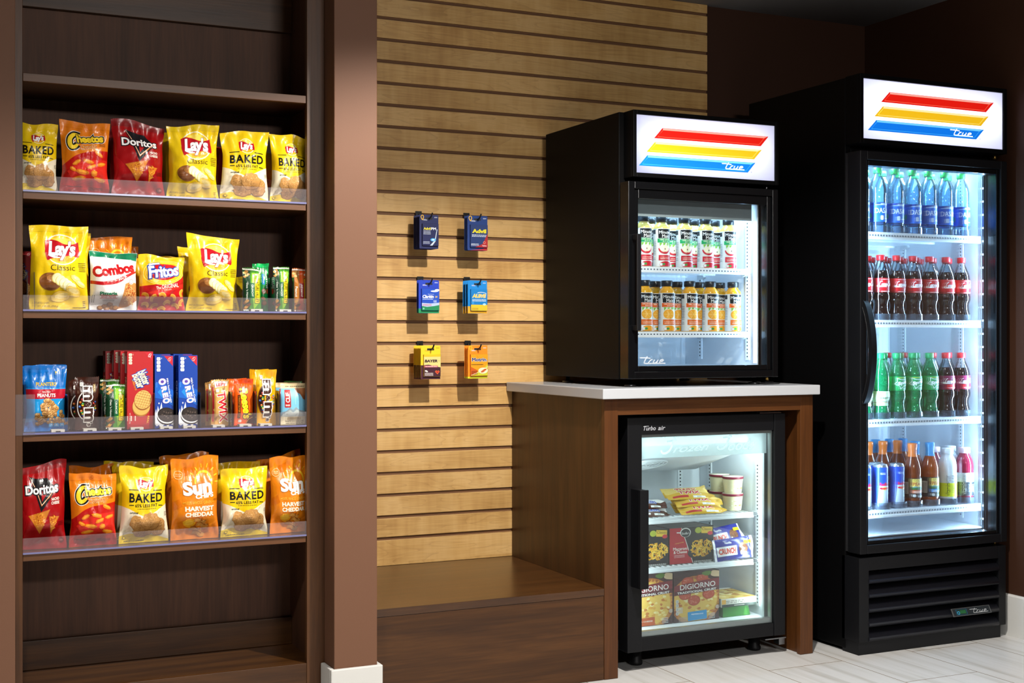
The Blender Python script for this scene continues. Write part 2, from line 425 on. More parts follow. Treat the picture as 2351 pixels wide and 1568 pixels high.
MB().box(SIN0-.004, SIN0, 3.69, 3.945, .002, ZC-.002, wood_back).build('side_panel', unit)
for z in SHZ: MB().box(SX0+.001, SX1-.001, YS, 3.69, z-.0215, z, edge_x).box(SIN0, SIN1, 3.69, 3.944, z-.0215, z, wood_y).build('shelf', unit, bevel=.0008)
MB().box(SIN0, SIN1, 3.69, 3.944, .13, .153, wood_y).build('bottom_panel', unit)
MB().box(SX0, SX1, 3.672, 3.69, .002, .153, wood_x).build('bottom_rail', unit, bevel=.001)
for z0, z1 in ((.1535, .236), (2.03, 2.16)): MB().box(SIN0, SIN1, 3.925, 3.945, z0, z1, wood_x).build('back_rail', unit, bevel=.0015)
MB().box(SX0, SX1, 3.672, 3.69, ZC-.16, ZC-.002, wood_x).build('top_rail', unit, bevel=.001)
ACRYL = clear('clear_acrylic', (.97, .97, .98), .42, .07, body=.045, bodycol=(.95, .85, .88))  # pinkish reflection on the strips is put into the body colour
EDGE = mat('#70709a', .2, spec=.8)  # lavender glow along the acrylic edge, put into the colour
CLIPW = mat('#efebdc', .5)
LV = {1: 'second shelf from the top', 2: 'third shelf from the top', 3: 'fourth shelf from the top', 4: 'fifth and lowest shelf'}
def tray(i, lip, clips=(), flange=False):
    z = SHZ[i]
    t = thing('shelf_lip', 'clear acrylic lip strip along the front of the %s' % LV[i], 'shelf lip', ((SX0+SX1)/2, 3.674, z), group='acrylic shelf lips')
    hw = (SX1-SX0)/2-.0008; y = -.0035
    MB().box(-hw, hw, y, y+.0022, 0, lip, ACRYL).build('lip_panel', t)
    m = MB().box(-hw, hw, y-.0006, y-.0001, -.003, .0018, EDGE); m.build('lip_edge', t)
    MB().box(-hw, hw, y+.0022, .012, .0002, .0008, ACRYL).build('lip_foot', t)
    for u in clips:
        x = X_at(u, 3.69)-(SX0+SX1)/2
        MB().box(x-.017, x+.017, .001, .03, .0018, .0085, CLIPW).box(x-.006, x+.006, -.0008, .001, .0018, .005, mat('#2a2622', .5)).build('label_clip', t)
    if flange: MB().box(-hw-.019, -hw+.03, y-.0024, y-.0008, -.004, .104, ACRYL).build('end_flange', t)
tray(1, .040); tray(2, .040, (587, 652)); tray(3, .040, (132, 205, 262, 313, 380, 433, 500, 561, 608), True); tray(4, .040)
DIVM = clear('divider_plastic', (.80, .80, .84), 1.6, .06, body=.05, bodycol=(.5, .45, .5))
def divider(u, i, label, d=.19):
    x = X_at(u, 3.69); m = MB().box(-.0009, .0009, -.011, d, 0, .100, DIVM).box(-.0016, .0016, -.011, -.009, 0, .030, ACRYL)
    tag(m.build('shelf_divider', None, (x, 3.692, SHZ[i]+.001)), label, 'shelf divider', 'clear shelf dividers')
for u, a, b in ((155.5, 'blue peanut bag', 'brown candy bags'), (233, 'brown candy bags', 'green granola bars'),
                (353.6, 'red cookie box', 'left blue cookie box'), (404, '', ''), (459, 'right blue cookie box', 'gold candy bars'),
                (531, 'gold candy bars', 'orange candy packs'), (587, 'orange candy packs', 'yellow candy bag'), (640, 'yellow candy bag', 'pale blue energy bar')):
    divider(u, 3, 'clear plastic divider between the %s and the %s' % (a, b) if a else 'clear plastic divider standing between the two blue cookie boxes')
for u, l, d in ((62, 'dark clear divider at the far left end of the third shelf', .13), (78, 'dark clear divider just left of the tall yellow bag, third shelf', .02),
             (556, 'clear divider between the right yellow chip bag and the first granola bar', .19), (630, 'clear divider between the bright green bar and the right green granola bar', .19),
             (673, 'clear divider just left of the red peanut bar, third shelf', .19)): divider(u, 2, l, d)

# ------------------------------------------------------------------ bench and counter
YF = 3.65; XP0, XP1 = 2.059, 2.109; XQ0, XQ1 = 2.833, 2.886
bench = thing('bench', 'low dark walnut display bench under the slatwall, empty', 'bench', (1.268, YF, 0))
bw = XP0-.001-1.268
MB().box(0, bw, 0, 4.338-YF, .270, .293, wood_y).build('bench_top', bench, bevel=.001)
MB().box(0, bw, .0015, .020, .001, .2695, wood_x).build('front_panel', bench, bevel=.001)
cab = thing('counter_base', 'dark walnut counter base with an open bay holding the small freezer', 'counter base', (XP0, YF, 0))
zt = .8975
MB().box(0, .05, 0, .02, .001, zt, wood_warm).build('stile', cab, bevel=.001)
MB().box(0, .05, .02, 4.338-YF, .001, zt, wood_z).build('side_panel', cab)
MB().box(XQ0-XP0, XQ1-XP0, 0, .02, .001, zt, wood_warm).build('stile', cab, bevel=.001)
MB().box(XQ0-XP0+.012, XQ1-XP0, .02, 4.338-YF, .001, zt, wood_warm).build('side_panel', cab)
MB().box(.05, XQ0-XP0, .001, .02, .845, zt, wood_warm_x).build('apron', cab, bevel=.0008)
quartz = mat('#b3b6bb', .22, spec=.5, bump=.02, bscale=200)
tag(MB().box(2.036, 2.893, 3.618, 4.3385, .8985, .9316, quartz).build('countertop', bevel=.0025), 'white quartz countertop carrying the small glass-door drinks cooler', 'countertop')
# ------------------------------------------------------------------ refrigerators
BLK = mat('#070708', .5, spec=.08, bump=.04, bscale=400); BLKG = mat('#07080a', .22, spec=.4); BLKM = mat('#07080c', .5, spec=.3)
LINER = mat('#dfe3e8', .35, spec=.4); WIRE = mat('#eef1f4', .3); STEEL = mat('#8d8f92', .3, 1); BRASS = mat('#a8874a', .35, 1)
GLASS = clear('door_glass', (.93, .96, .97), .55, .0, ior=1.5)
def put(mb, name, par, bevel=0):
    """mesh built in world coordinates, hung under a thing or one of its parts"""
    return mb.build(name, par, tuple(-c for c in par.location) if par.type == 'EMPTY' else (0, 0, 0), bevel)
def emit_ink(c, k=1.0): return mat(c, .4, emit=k)

def logo_true(a, x0, y0, w, h, c, pen):
    P = lambda pts: [(x0+p[0]*w, y0+(1-p[1])*h) for p in pts]
    for pts in ([(0, .19), (.2, .2), (.42, .27)], [(.30, 0), (.22, .45), (.17, .86), (.2, .96), (.3, .97)], [(.44, .45), (.38, .7), (.32, .97)], [(.385, .66), (.44, .50), (.50, .45)],
                [(.58, .45), (.53, .8), (.55, .93), (.61, .90), (.68, .7)], [(.72, .45), (.68, .72), (.645, .97)],
                [(.79, .73), (.88, .68), (.93, .55), (.89, .45), (.82, .52), (.775, .75), (.79, .93), (.86, .98), (1, .97)], [(.18, .975), (.6, .98), (1, .975)]):
        a.stroke(P(smooth_line(pts, 4) if len(pts) > 2 else pts), pen, c)

def sign_panel_mat(k):
    t = NT('backlit_panel'); e = t.n('Emission', Color=lin('#dcdcf2'), Strength=.43*k).outputs[0]
    tr = t.n('BsdfTranslucent', Color=(.85, .87, .95, 1)).outputs[0]
    gl = t.n('BsdfGlossy', Color=(1, 1, 1, 1), Roughness=.15).outputs[0]
    s = t.n('AddShader', _0=e, _1=tr).outputs[0]
    return t.out(t.n('MixShader', _0=.03, _1=s, _2=gl).outputs[0])
def sign(par, x0, x1, z0, z1, yf, depth, stripes, k, tube):
    """backlit header: black box, glowing panel with three slanted bars and lettering"""
    w = x1-x0; h = z1-z0; mx, mz = w*.022, h*.065
    m = MB(); m.frame(x0, x1, z0, z1, mx, yf, yf+.014, BLK, mz, mz); m.frame(x0, x1, z0, z1, .006, yf+.014, yf+depth, BLK); m.box(x0+.006, x1-.006, yf+depth-.004, yf+depth, z0+.006, z1-.006, LINER)
    hd = put(m, 'header_sign', par, .0015)
    px0, px1, pz0, pz1 = x0+mx, x1-mx, z0+mz, z1-mz; pw = px1-px0; ph = pz1-pz0
    p = put(MB().box(px0, px1, yf+.008, yf+.010, pz0, pz1, sign_panel_mat(k)), 'light_panel', hd)
    a = Art(ph/pw, ink=lambda c: emit_ink(c, .8*k if c != '#ffffff' else 1))
    for (xa, xb, yt, yb, cols) in stripes:      # corner x of top edge, top and bottom heights
        c, hi, lo = cols; sl = .058
        dx = lambda y: (yt-y)/(yt-yb)*sl
        q = lambda i, y: ((xa-dx(y)) if i == 0 else (xb-dx(y)), y)
        e = (yt-yb)*.13; ex = .011
        a.poly([q(0, yt), q(1, yt), q(1, yb), q(0, yb)], c)
        a.poly([(q(0, yt-e*.2)[0]+ex*.4, yt-e*.2), (q(1, yt-e*.2)[0]-ex*.6, yt-e*.2), (q(1, yt-e*1.5)[0]-ex*2, yt-e*1.5), (q(0, yt-e*1.5)[0]+ex*1.4, yt-e*1.5)], hi)
        i0, i1, i2, i3 = [(q(0, yt-e*1.5)[0]+ex*1.4, yt-e*1.5), (q(1, yt-e*1.5)[0]-ex*2, yt-e*1.5), (q(1, yb+e*1.2)[0]-ex*2, yb+e*1.2), (q(0, yb+e*1.2)[0]+ex*1.4, yb+e*1.2)]
        a.stroke([i0, i3, i2, i1], .003, lo)
    xa, xb, yt, yb, _ = stripes[2]
    logo_true(a, xb-.248, yb+(yt-yb)*.22, .165, (yt-yb)*.62, '#ffffff', .0056)
    a.text('R', xb-.03, yb+.01, .006, .02, '#333344')
    put(a.flat(MB(), px0, pz0, pw, ph, yf+.008, eps0=.0003), 'panel_print', p)
    for tx0, tx1, tz, tp in tube:
        lm = light('AREA', ((px0+(tx0+tx1)/2*pw), yf+depth-.012, pz0+tz*ph), tp, (.85, .92, 1), shape='RECTANGLE', size=pw*(tx1-tx0), size_y=.02, rot=(-PI/2, 0, 0))
    return hd
RED3 = ('#d8180c', '#f0a090', '#f06048'); YEL3 = ('#e6b418', '#fbe6a0', '#f6dc70'); BLU3 = ('#0a72e0', '#6cc8ff', '#3aa4f6')

def liner(par, x0, x1, y0, y1, z0, z1, name='liner', m=LINER):
    b = MB(); t = .004
    b.box(x0, x1, y1, y1+t, z0, z1, m); b.box(x0-t, x0, y0, y1+t, z0-t, z1+t, m); b.box(x1, x1+t, y0, y1+t, z0-t, z1+t, m)
    b.box(x0, x1, y0, y1+t, z1, z1+t, m); b.box(x0, x1, y0, y1+t, z0-t, z0, m)
    return put(b, name, par)
def standard(par, x, y, z0, z1, facing):
    """slotted shelf standard on a side wall (facing -1: looks towards -x) or the back wall (0)"""
    b = MB(); dk = mat('#20252c', .6); n = int((z1-z0)/.0127)
    if facing: b.box(x-.004, x, y-.011, y+.011, z0, z1, WIRE)
    else: b.box(x-.011, x+.011, y-.004, y, z0, z1, WIRE)
    for i in range(n):
        z = z0+.01+i*.0127
        if z > z1-.008: break
        if facing: b.box(x-.0046, x-.0039, y-.0025, y+.0025, z, z+.005, dk)
        else: b.box(x-.0025, x+.0025, y-.0046, y-.0039, z, z+.005, dk)
    return put(b, 'shelf_standard', par)
def wire_shelf(par, x0, x1, y0, y1, z, bar=.022, strip=True):
    """coated wire shelf: rods front to back, cross bars, slotted price rail in front"""
    b = MB(); n = int((x1-x0)/.022); r = .0022
    for i in range(n+1):
        x = x0+.006+(x1-x0-.012)*i/n; b.box(x-r, x+r, y0+.006, y1, z-2*r, z, WIRE)
    for y in (y0+.06, (y0+y1)/2, y1-.02): b.box(x0, x1, y-.003, y+.003, z-.012, z-2*r, WIRE)
    b.box(x0, x1, y0, y0+.003, z-bar, z+.002, WIRE); b.box(x0, x1, y0+.003, y0+.010, z-.007, z, WIRE); b.box(x0, x1, y0-.003, y0, z-bar, z-bar+.007, WIRE)
    s = put(b, 'wire_shelf', par)
    if strip:
        d = MB(); dk = mat('#5a6672', .6); m = int((x1-x0)/.0125)
        for i in range(m):
            x = x0+.008+i*.0125
            if x < x1-.012: d.box(x, x+.006, y0-.0004, y0, z-bar*.52, z-bar*.28, dk)
        put(d, 'rail_slots', s)
    for x in (x0-.012, x1+.002):
        for y in (y0+.05, y1-.05): pass
    return s
def bracket(par, x, y, z):
    put(MB().prism([(y-.035, z-.008), (y-.03, z), (y+.008, z), (y+.008, z-.016), (y, z-.018)], 0, x-.012, x-.001, mat('#c8ccd0', .35)), 'shelf_bracket', par)

COOL = (.44, .71, 1)
def strip_light(x, y, z0, z1, power, direction, col=COOL, w=.014):
    """LED strip lamp standing in a front corner of a cabinet"""
    return light('AREA', (x, y, (z0+z1)/2), power, col, shape='RECTANGLE', size=w, size_y=z1-z0, rot=(PI/2, 0, math.atan2(-direction[0], direction[1])))

def cabinet(par, x0, x1, y0, y1, z0, z1, ix0, ix1, iy1, iz0, iz1):
    b = MB(); g = .0045
    b.box(x0, ix0-g, y0, y1, z0, z1, BLK); b.box(ix1+g, x1, y0, y1, z0, z1, BLK)
    b.box(ix0-g, ix1+g, iy1+g, y1, z0, z1, BLK); b.box(ix0-g, ix1+g, y0, iy1+g, iz1+g, z1, BLK); b.box(ix0-g, ix1+g, y0, iy1+g, z0, iz0-g, BLK)
    return put(b, 'cabinet', par, .002)

# --- tall glass-door refrigerator by the right wall
TX0, TX1, TY = 3.005, 3.684, 3.544
tall = thing('drinks_refrigerator', 'tall black glass-door drinks refrigerator standing on the floor by the right wall', 'refrigerator', (TX0, TY, 0))
TI0, TI1, TIY, TZ0, TZ1 = 3.034, 3.655, 4.13, .395, 1.735
cabinet(tall, TX0, TX1, 3.624, 4.19, .012, 2.0, TI0, TI1, TIY, TZ0, TZ1)
liner(tall, TI0, TI1, 3.626, TIY, TZ0, TZ1)
sign(tall, TX0, TX1, 1.765, 2.003, TY, .078, [(.185, .935, .815, .635, RED3), (.14, .897, .565, .385, YEL3), (.095, .861, .325, .145, BLU3)], 1.0, [(.02, .6, .5, .5), (.6, .98, .5, .22)])
dz0, dz1 = .349, 1.738; gx0, gx1, gz0, gz1 = TX0+.043, TX1-.043, .392, 1.690
door = put(MB().frame(TX0, TX1, dz0, dz1, .030, TY, TY+.066, BLKM).frame(TX0+.03, TX1-.03, dz0+.03, dz1-.03, .013, TY+.009, TY+.05, BLKG, .018, .013), 'door', tall, .0022)
put(MB().box(gx0-.003, gx1+.003, TY+.018, TY+.023, gz0-.003, gz1+.003, GLASS), 'glass_pane', door)
put(MB().frame(TX0+.003, TX1-.003, dz0+.002, dz1-.001, .034, TY+.0655, TY+.0802, mat('#121216', .7)), 'gasket', door)
def bow(x0, x1, y, z0, z1, out, th, m):
    n = 30; o = []; i_ = []
    for k in range(n+1):
        t = k/n; s = math.sin(PI*t)**.6; z = z0+(z1-z0)*t
        o.append((y-out*s-.004, z)); i_.append((y-max(out*s-th, 0)+.001, z+(.02*(.5-t))))
    return MB().prism(o+i_[::-1], 0, x0, x1, m, True)
hb = bow(3.014, 3.036, TY, Z_at(1984, 927, TY), Z_at(1984, 690, TY), .046, .013, BLKM); put(hb, 'handle', door, .002)
base = MB(); P0, P1 = TX0, TX1
base.box(P0, P0+.042, TY+.006, 3.64, .045, .335, BLKM); base.box(P1-.034, P1, TY+.006, 3.64, .045, .335, BLKM); base.box(P0+.042, P1-.034, TY+.008, 3.64, .290, .335, BLKM)
base.box(P0+.002, P1-.02, TY+.012, 3.64, .0, .045, BLKM); base.box(P0+.04, P1-.03, TY+.055, 3.6, .04, .30, mat('#050506', .8))
gr = put(base, 'base_grille', tall, .002)
for zb in (.245, .195, .145, .095, .045):
    lv = MB().prism([(TY+.006, zb), (TY+.002, zb+.006), (TY+.003, zb+.013), (TY+.012, zb+.022), (TY+.045, zb+.040), (TY+.05, zb+.034), (TY+.02, zb+.008), (TY+.012, zb)], 0, P0+.0425, P1-.0345, mat('#202129', .34, spec=.5), True)
    put(lv, 'louver', gr)
plate = MB(); PX0, PX1 = X_at(2186, TY), X_at(2273, TY); slope = math.atan2(.03, .038)
pc = ((PX0+PX1)/2, TY-.001, .112); pl_w = PX1-PX0
plate.box(-pl_w/2, pl_w/2, -.0005, .003, -.0145, .0145, mat('#8e9294', .3, .8))
pa = Art(.029/pl_w, ink=card); pa.rect(.02, .06, .98, .94, '#20262a'); pa.rect(.10, .14, .38, .84, '#1b4f6c'); pa.rect(.115, .18, .365, .80, '#1c2b24'); pa.rect(.2, .3, .35, .7, '#1f5a34')
pa.stroke(arc(.155, .42, .03, .16, 0, 360, 14), .012, '#3aa0c8', True); logo_true(pa, .46, .22, .46, .58, '#aeb2b6', .011)
pa.flat(plate, -pl_w/2, -.0145, pl_w, .029, -.0005); pp = plate.build('badge_plate', gr, pc, .0004, rot=(-.5, 0, 0))
for z, nm in ((.341, 'lower_hinge'), (1.751, 'upper_hinge')): put(MB().lathe([(.006, -.006), (.006, .008), (.003, .012)], BRASS, 12, (TX1-.03, TY+.03, z)), nm, tall)
led = MB(); led.box(TX1-.042, TX1-.034, TY+.070, TY+.079, gz0, gz1, mat('#2a2f36', .3)); ledm = mat('#dcebff', .3, emit=5)
for i in range(26): z = gz0+.03+i*.0488; led.box(TX1-.0425, TX1-.0420, TY+.072, TY+.077, z, z+.007, ledm)
put(led, 'led_strip', tall)
for y in (3.74, 4.05): standard(tall, TI1, y, TZ0+.02, TZ1-.02, 1)
standard(tall, TI0+.10, TIY, TZ0+.02, TZ1-.02, 0)
TS = [1.467, 1.155, .802, .479]
for z in TS:
    wire_shelf(tall, TI0+.004, TI1-.006, 3.634, TIY-.01, z, .024)
    for y in (3.74, 4.05): bracket(tall, TI1, y, z-.006)
strip_light(TX1-.046, 3.613, gz0+.01, gz1-.01, 26, (-.88, .47), w=.006)
strip_light(TX0+.046, 3.613, gz0+.01, gz1-.01, 17, (.88, .47), w=.006)
light('AREA', ((TI0+TI1)/2, 3.70, TZ1-.012), 8, COOL, shape='RECTANGLE', size=.5, size_y=.05, rot=(.3, 0, 0))  # added fill lamp under the cabinet top

# --- countertop drinks cooler
MX0, MX1, MY = 2.178, 2.779, 3.70
mini = thing('countertop_refrigerator', 'small black glass-door juice cooler standing on the white countertop', 'refrigerator', (MX0, MY, .9316))
MI0, MI1, MIY, MZ0, MZ1 = 2.222, 2.737, 4.225, .995, 1.60
cabinet(mini, MX0, MX1, 3.764, 4.30, .956, 1.842, MI0, MI1, MIY, MZ0, MZ1); liner(mini, MI0, MI1, 3.766, MIY, MZ0, MZ1)
sign(mini, 2.196, MX1, 1.622, 1.842, MY, .063, [(.185, .955, .80, .615, RED3), (.133, .905, .55, .37, YEL3), (.08, .857, .31, .125, BLU3)], .9, [(.1, .9, .5, .7)])
mdx0, mdx1, mdz0, mdz1 = 2.177, 2.777, .9585, 1.607; mgx0, mgx1 = X_at(1467, MY), X_at(1763, MY)
mdoor = put(MB().frame(mdx0, mdx1, mdz0, mdz1, .024, MY, MY+.055, BLKG).frame(mdx0+.024, mdx1-.024, mdz0+.024, mdz1-.024, .018, MY+.008, MY+.04, BLKG, .031, .018), 'door', mini, .002)
put(MB().box(mdx0+.040, mdx1-.040, MY+.016, MY+.021, mdz0+.040, mdz1-.052, GLASS), 'glass_pane', mdoor)
put(MB().frame(mdx0+.005, mdx1-.005, mdz0+.005, mdz1-.005, .024, MY+.0545, MY+.0642, mat('#121216', .7)), 'gasket', mdoor)
put(MB().box(2.190, 2.206, MY-.034, MY-.026, 1.117, 1.432, BLKM).box(2.190, 2.206, MY-.027, MY, 1.117, 1.135, BLKM).box(2.190, 2.206, MY-.027, MY, 1.414, 1.432, BLKM), 'handle', mdoor, .002)
la = Art(.030/.105, ink=card); logo_true(la, .02, .08, .94, .8, '#b8c0ca', .034)
put(la.flat(MB(), mdx0+.050, 1.006, .105, .030, MY+.0158), 'glass_decal', mdoor)
for x in (MX0+.05, MX1-.05):
    for y in (MY+.075, 4.22): put(MB().lathe([(.020, .9317), (.020, .938), (.007, .940), (.007, .957)], STEEL, 18, (x, y, 0)), 'foot', mini)
put(MB().lathe([(.006, -.012), (.006, 0), (.004, .004)], BRASS, 12, (MX1-.035, MY+.02, .956)).box(MX1-.05, MX1-.015, MY+.01, MY+.035, .938, .943, BLK), 'lower_hinge', mini)
put(MB().lathe([(.005, 1.608), (.005, 1.621)], STEEL, 12, (MX1-.03, MY+.03, 0)), 'upper_hinge', mini)
put(MB().box(MI0, MI1-.018, 3.775, 3.783, 1.502, MZ1, mat('#8f999c', .35)), 'lamp_shield', mini)
MS = [1.333, 1.113]
for y in (3.82, 4.12): standard(mini, MI1, y, MZ0+.02, MZ1-.03, 1)
for z in MS:
    wire_shelf(mini, MI0+.004, MI1-.014, 3.80, MIY-.01, z, .018)
    for y in (3.84, 4.12): bracket(mini, MI1, y, z-.006)
put(MB().box(MI1-.010, MI1-.002, 3.768, 3.776, MZ0+.01, 1.5, mat('#e8f2ff', .3, emit=1.6)), 'lamp_tube', mini)
light('AREA', (2.48, 3.84, 1.585), 3.2, COOL, shape='RECTANGLE', size=.42, size_y=.05, rot=(.35, 0, 0))
strip_light(MI1-.016, 3.782, MZ0+.03, 1.5, 2.4, (-.8, .6))

# --- under-counter freezer
FX0, FX1, FY = 2.162, 2.792, 3.68
frz = thing('glass_door_freezer', 'small black glass-door freezer under the counter, lit white inside', 'freezer', (FX0, FY, 0))
FI0, FI1, FIY, FZ0, FZ1 = 2.200, 2.766, 4.17, .118, .782
cabinet(frz, FX0+.008, FX1-.008, 3.748, 4.29, .095, .832, FI0, FI1, FIY, FZ0, FZ1); liner(frz, FI0, FI1, 3.75, FIY, FZ0, FZ1)
fb = MB(); fz0, fz1 = .068, .833; fgx0, fgx1, fgz0, fgz1 = X_at(1474, FY), X_at(1778, FY), .112, .776
fb.box(FX0, fgx0, FY, FY+.06, fz0, fz1, BLKM); fb.box(fgx1, FX1, FY, FY+.06, fz0, fz1, BLKM); fb.box(fgx0, fgx1, FY+.003, FY+.06, fz0, fgz0, BLKM); fb.box(fgx0, fgx1, FY+.003, FY+.06, fgz1, fz1, BLKM)
fdoor = put(fb, 'door', frz, .002)
put(MB().box(fgx0, fgx1, FY+.010, FY+.014, fgz0, fgz1, GLASS).box(fgx0, fgx1, FY+.030, FY+.033, fgz0, fgz1, GLASS), 'glass_pane', fdoor)
put(MB().frame(fgx0, fgx1, fgz0, fgz1, .006, FY+.014, FY+.030, mat('#b4bab8', .3, .7), .010, .018), 'glazing_spacer', fdoor)
put(MB().frame(FX0+.012, FX1-.012, fz0+.012, fz1-.012, .022, FY+.0595, FY+.0682, mat('#3c4044', .7)), 'gasket', fdoor)
put(MB().box(2.174, 2.206, FY-.060, FY-.052, .284, .603, BLKM).box(2.174, 2.180, FY-.052, FY, .284, .603, BLKM).box(2.18, 2.2, FY-.052, FY, .284, .306, BLKM).box(2.18, 2.2, FY-.052, FY, .581, .603, BLKM), 'handle', fdoor, .0015)
ta = Art(.016/.088, ink=card); ta.text('Turbo', .29, .5, .54, .9, '#a9abb2', bold=.015, shear=.25); ta.text('air', .82, .47, .32, .84, '#a9abb2', bold=.015, shear=.25); ta.rect(.06, .88, .26, 1.0, '#a9abb2')
put(ta.flat(MB(), fgx0+.005, .789, .088, .016, FY+.003), 'name_lettering', fdoor)
def frost_mat():
    t = NT('frosted_band'); tl = t.n('BsdfTranslucent', Color=(.82, .9, .9, 1)).outputs[0]; df = t.n('BsdfDiffuse', Color=(.75, .82, .82, 1)).outputs[0]
    return t.out(t.n('MixShader', _0=.35, _1=t.n('MixShader', _0=.3, _1=tl, _2=df).outputs[0], _2=t.n('BsdfTransparent').outputs[0]).outputs[0])
bx1 = X_at(1759, FY+.034); bz0 = .695
def letter_mat():
    t = NT('etched_lettering'); return t.out(t.n('AddShader', _0=t.n('BsdfTranslucent', Color=(.95, 1, 1, 1)).outputs[0], _1=t.n('BsdfDiffuse', Color=(.8, .85, .85, 1)).outputs[0]).outputs[0])
def script_letters():
    bw_, bh_ = bx1-fgx0, fgz1-.010-bz0; a = Art(bh_/bw_, ink=card); c = letter_mat()
    def sw(x, y, s):
        P = lambda pts: [(x+p[0]*s, y+p[1]*s/a.a*.9) for p in pts]
        a.stroke(smooth_line(P([(.115, .155), (.06, .175), (.015, .15), (.03, .12), (.09, .15), (.16, .165), (.19, .155)]), 5), .012, c)
        a.stroke(smooth_line(P([(.13, .16), (.105, .09), (.08, .03), (.05, .005), (.02, .005), (.01, .025)]), 5), .014, c)
        a.stroke(P([(.055, .085), (.125, .095)]), .010, c)
    sw(.17, .19, 1.0); sw(.60, .27, 1.0)
    a.text('rozen', .405, .36, .28, .24, c, shear=.45, bold=.012, rot=2, space=.95); a.text('oods', .80, .46, .215, .50, c, shear=.45, bold=.012, rot=2, space=.95)
    return a.flat(MB().box(fgx0, bx1, FY+.0331, FY+.0339, bz0, fgz1-.010, frost_mat()), fgx0, bz0, bw_, bh_, FY+.0331, eps0=.00005)
put(script_letters(), 'frosted_band', fdoor)
put(MB().prism([(3.80, FZ1-.002), (3.80, .69), (4.05, .612), (FIY-.002, .612), (FIY-.002, FZ1-.002)], 0, FI0+.002, FI1-.10, mat('#d5dae0', .4)), 'evaporator_cover', frz)
ev = [k for k in frz.children if k.name.startswith('evaporator')][0]
fg = MB(); fcx, fcy, fcz = 2.35, 3.905, .6545; sl = math.atan2(.078, .25)
for r in (.02, .035, .05, .065, .08, .092): fg.tube([(fcx+r*math.cos(a*PI/16), fcy+r*.9*math.sin(a*PI/16), fcz-math.tan(sl)*r*.9*math.sin(a*PI/16)-.004) for a in range(33)], .0018, mat('#e8ecf0', .3), 6, False)
for a in range(6): fg.tube([(fcx+r*math.cos(a*PI/3+.3), fcy+r*.9*math.sin(a*PI/3+.3), fcz-math.tan(sl)*r*.9*math.sin(a*PI/3+.3)-.004) for r in (.012, .094)], .0016, mat('#e8ecf0', .3), 6)
put(fg, 'fan_guard', ev)
tubez = .742; put(MB().tube([(fgx0+.005, FY+.105, tubez), (FI1-.065, FY+.105, tubez)], .013, mat('#f2fffa', .3, emit=4), 14), 'lamp_tube', frz)
FS = [.480, .314]
for y in (3.80, 4.10): standard(frz, FI1, y, FZ0+.03, .66, 1)
standard(frz, FI1-.09, FIY, FZ0+.03, .60, 0)
for z in FS: wire_shelf(frz, FI0+.004, FI1-.030, 3.79, FIY-.01, z, .016, False); bracket(frz, FI1, 3.82, z)
for x in (2.255, 2.737):
    for y in (3.785, 4.22): put(MB().lathe([(.021, 0), (.023, .004), (.023, .012), (.020, .016), (.020, .094)], BLKM, 20, (x, y, 0)), 'foot', frz)
put(MB().box(FX0+.03, FX1-.03, 3.80, 3.82, .05, .094, BLKM), 'kick_plate', frz)
put(MB().box(FX1-.075, FX1+.012, FY+.012, FY+.05, .053, .057, STEEL).box(FX1-.012, FX1+.012, FY+.02, FY+.05, .030, .053, STEEL), 'lower_hinge', frz)
put(MB().box(FX1-.10, FX1-.01, FY+.01, FY+.05, .8335, .837, STEEL), 'upper_hinge', frz)
FC = (.86, 1, .96)
light('AREA', (2.48, FY+.125, .752), 4.6, FC, shape='RECTANGLE', size=.46, size_y=.03, rot=(.5, 0, 0))
strip_light(FI1-.012, 3.758, FZ0+.03, .76, 1.9, (-.8, .6), FC); strip_light(FI0+.012, 3.753, FZ0+.03, .76, 1.3, (.85, .5), FC)  # the left strip is an unseen lamp added to light the box fronts
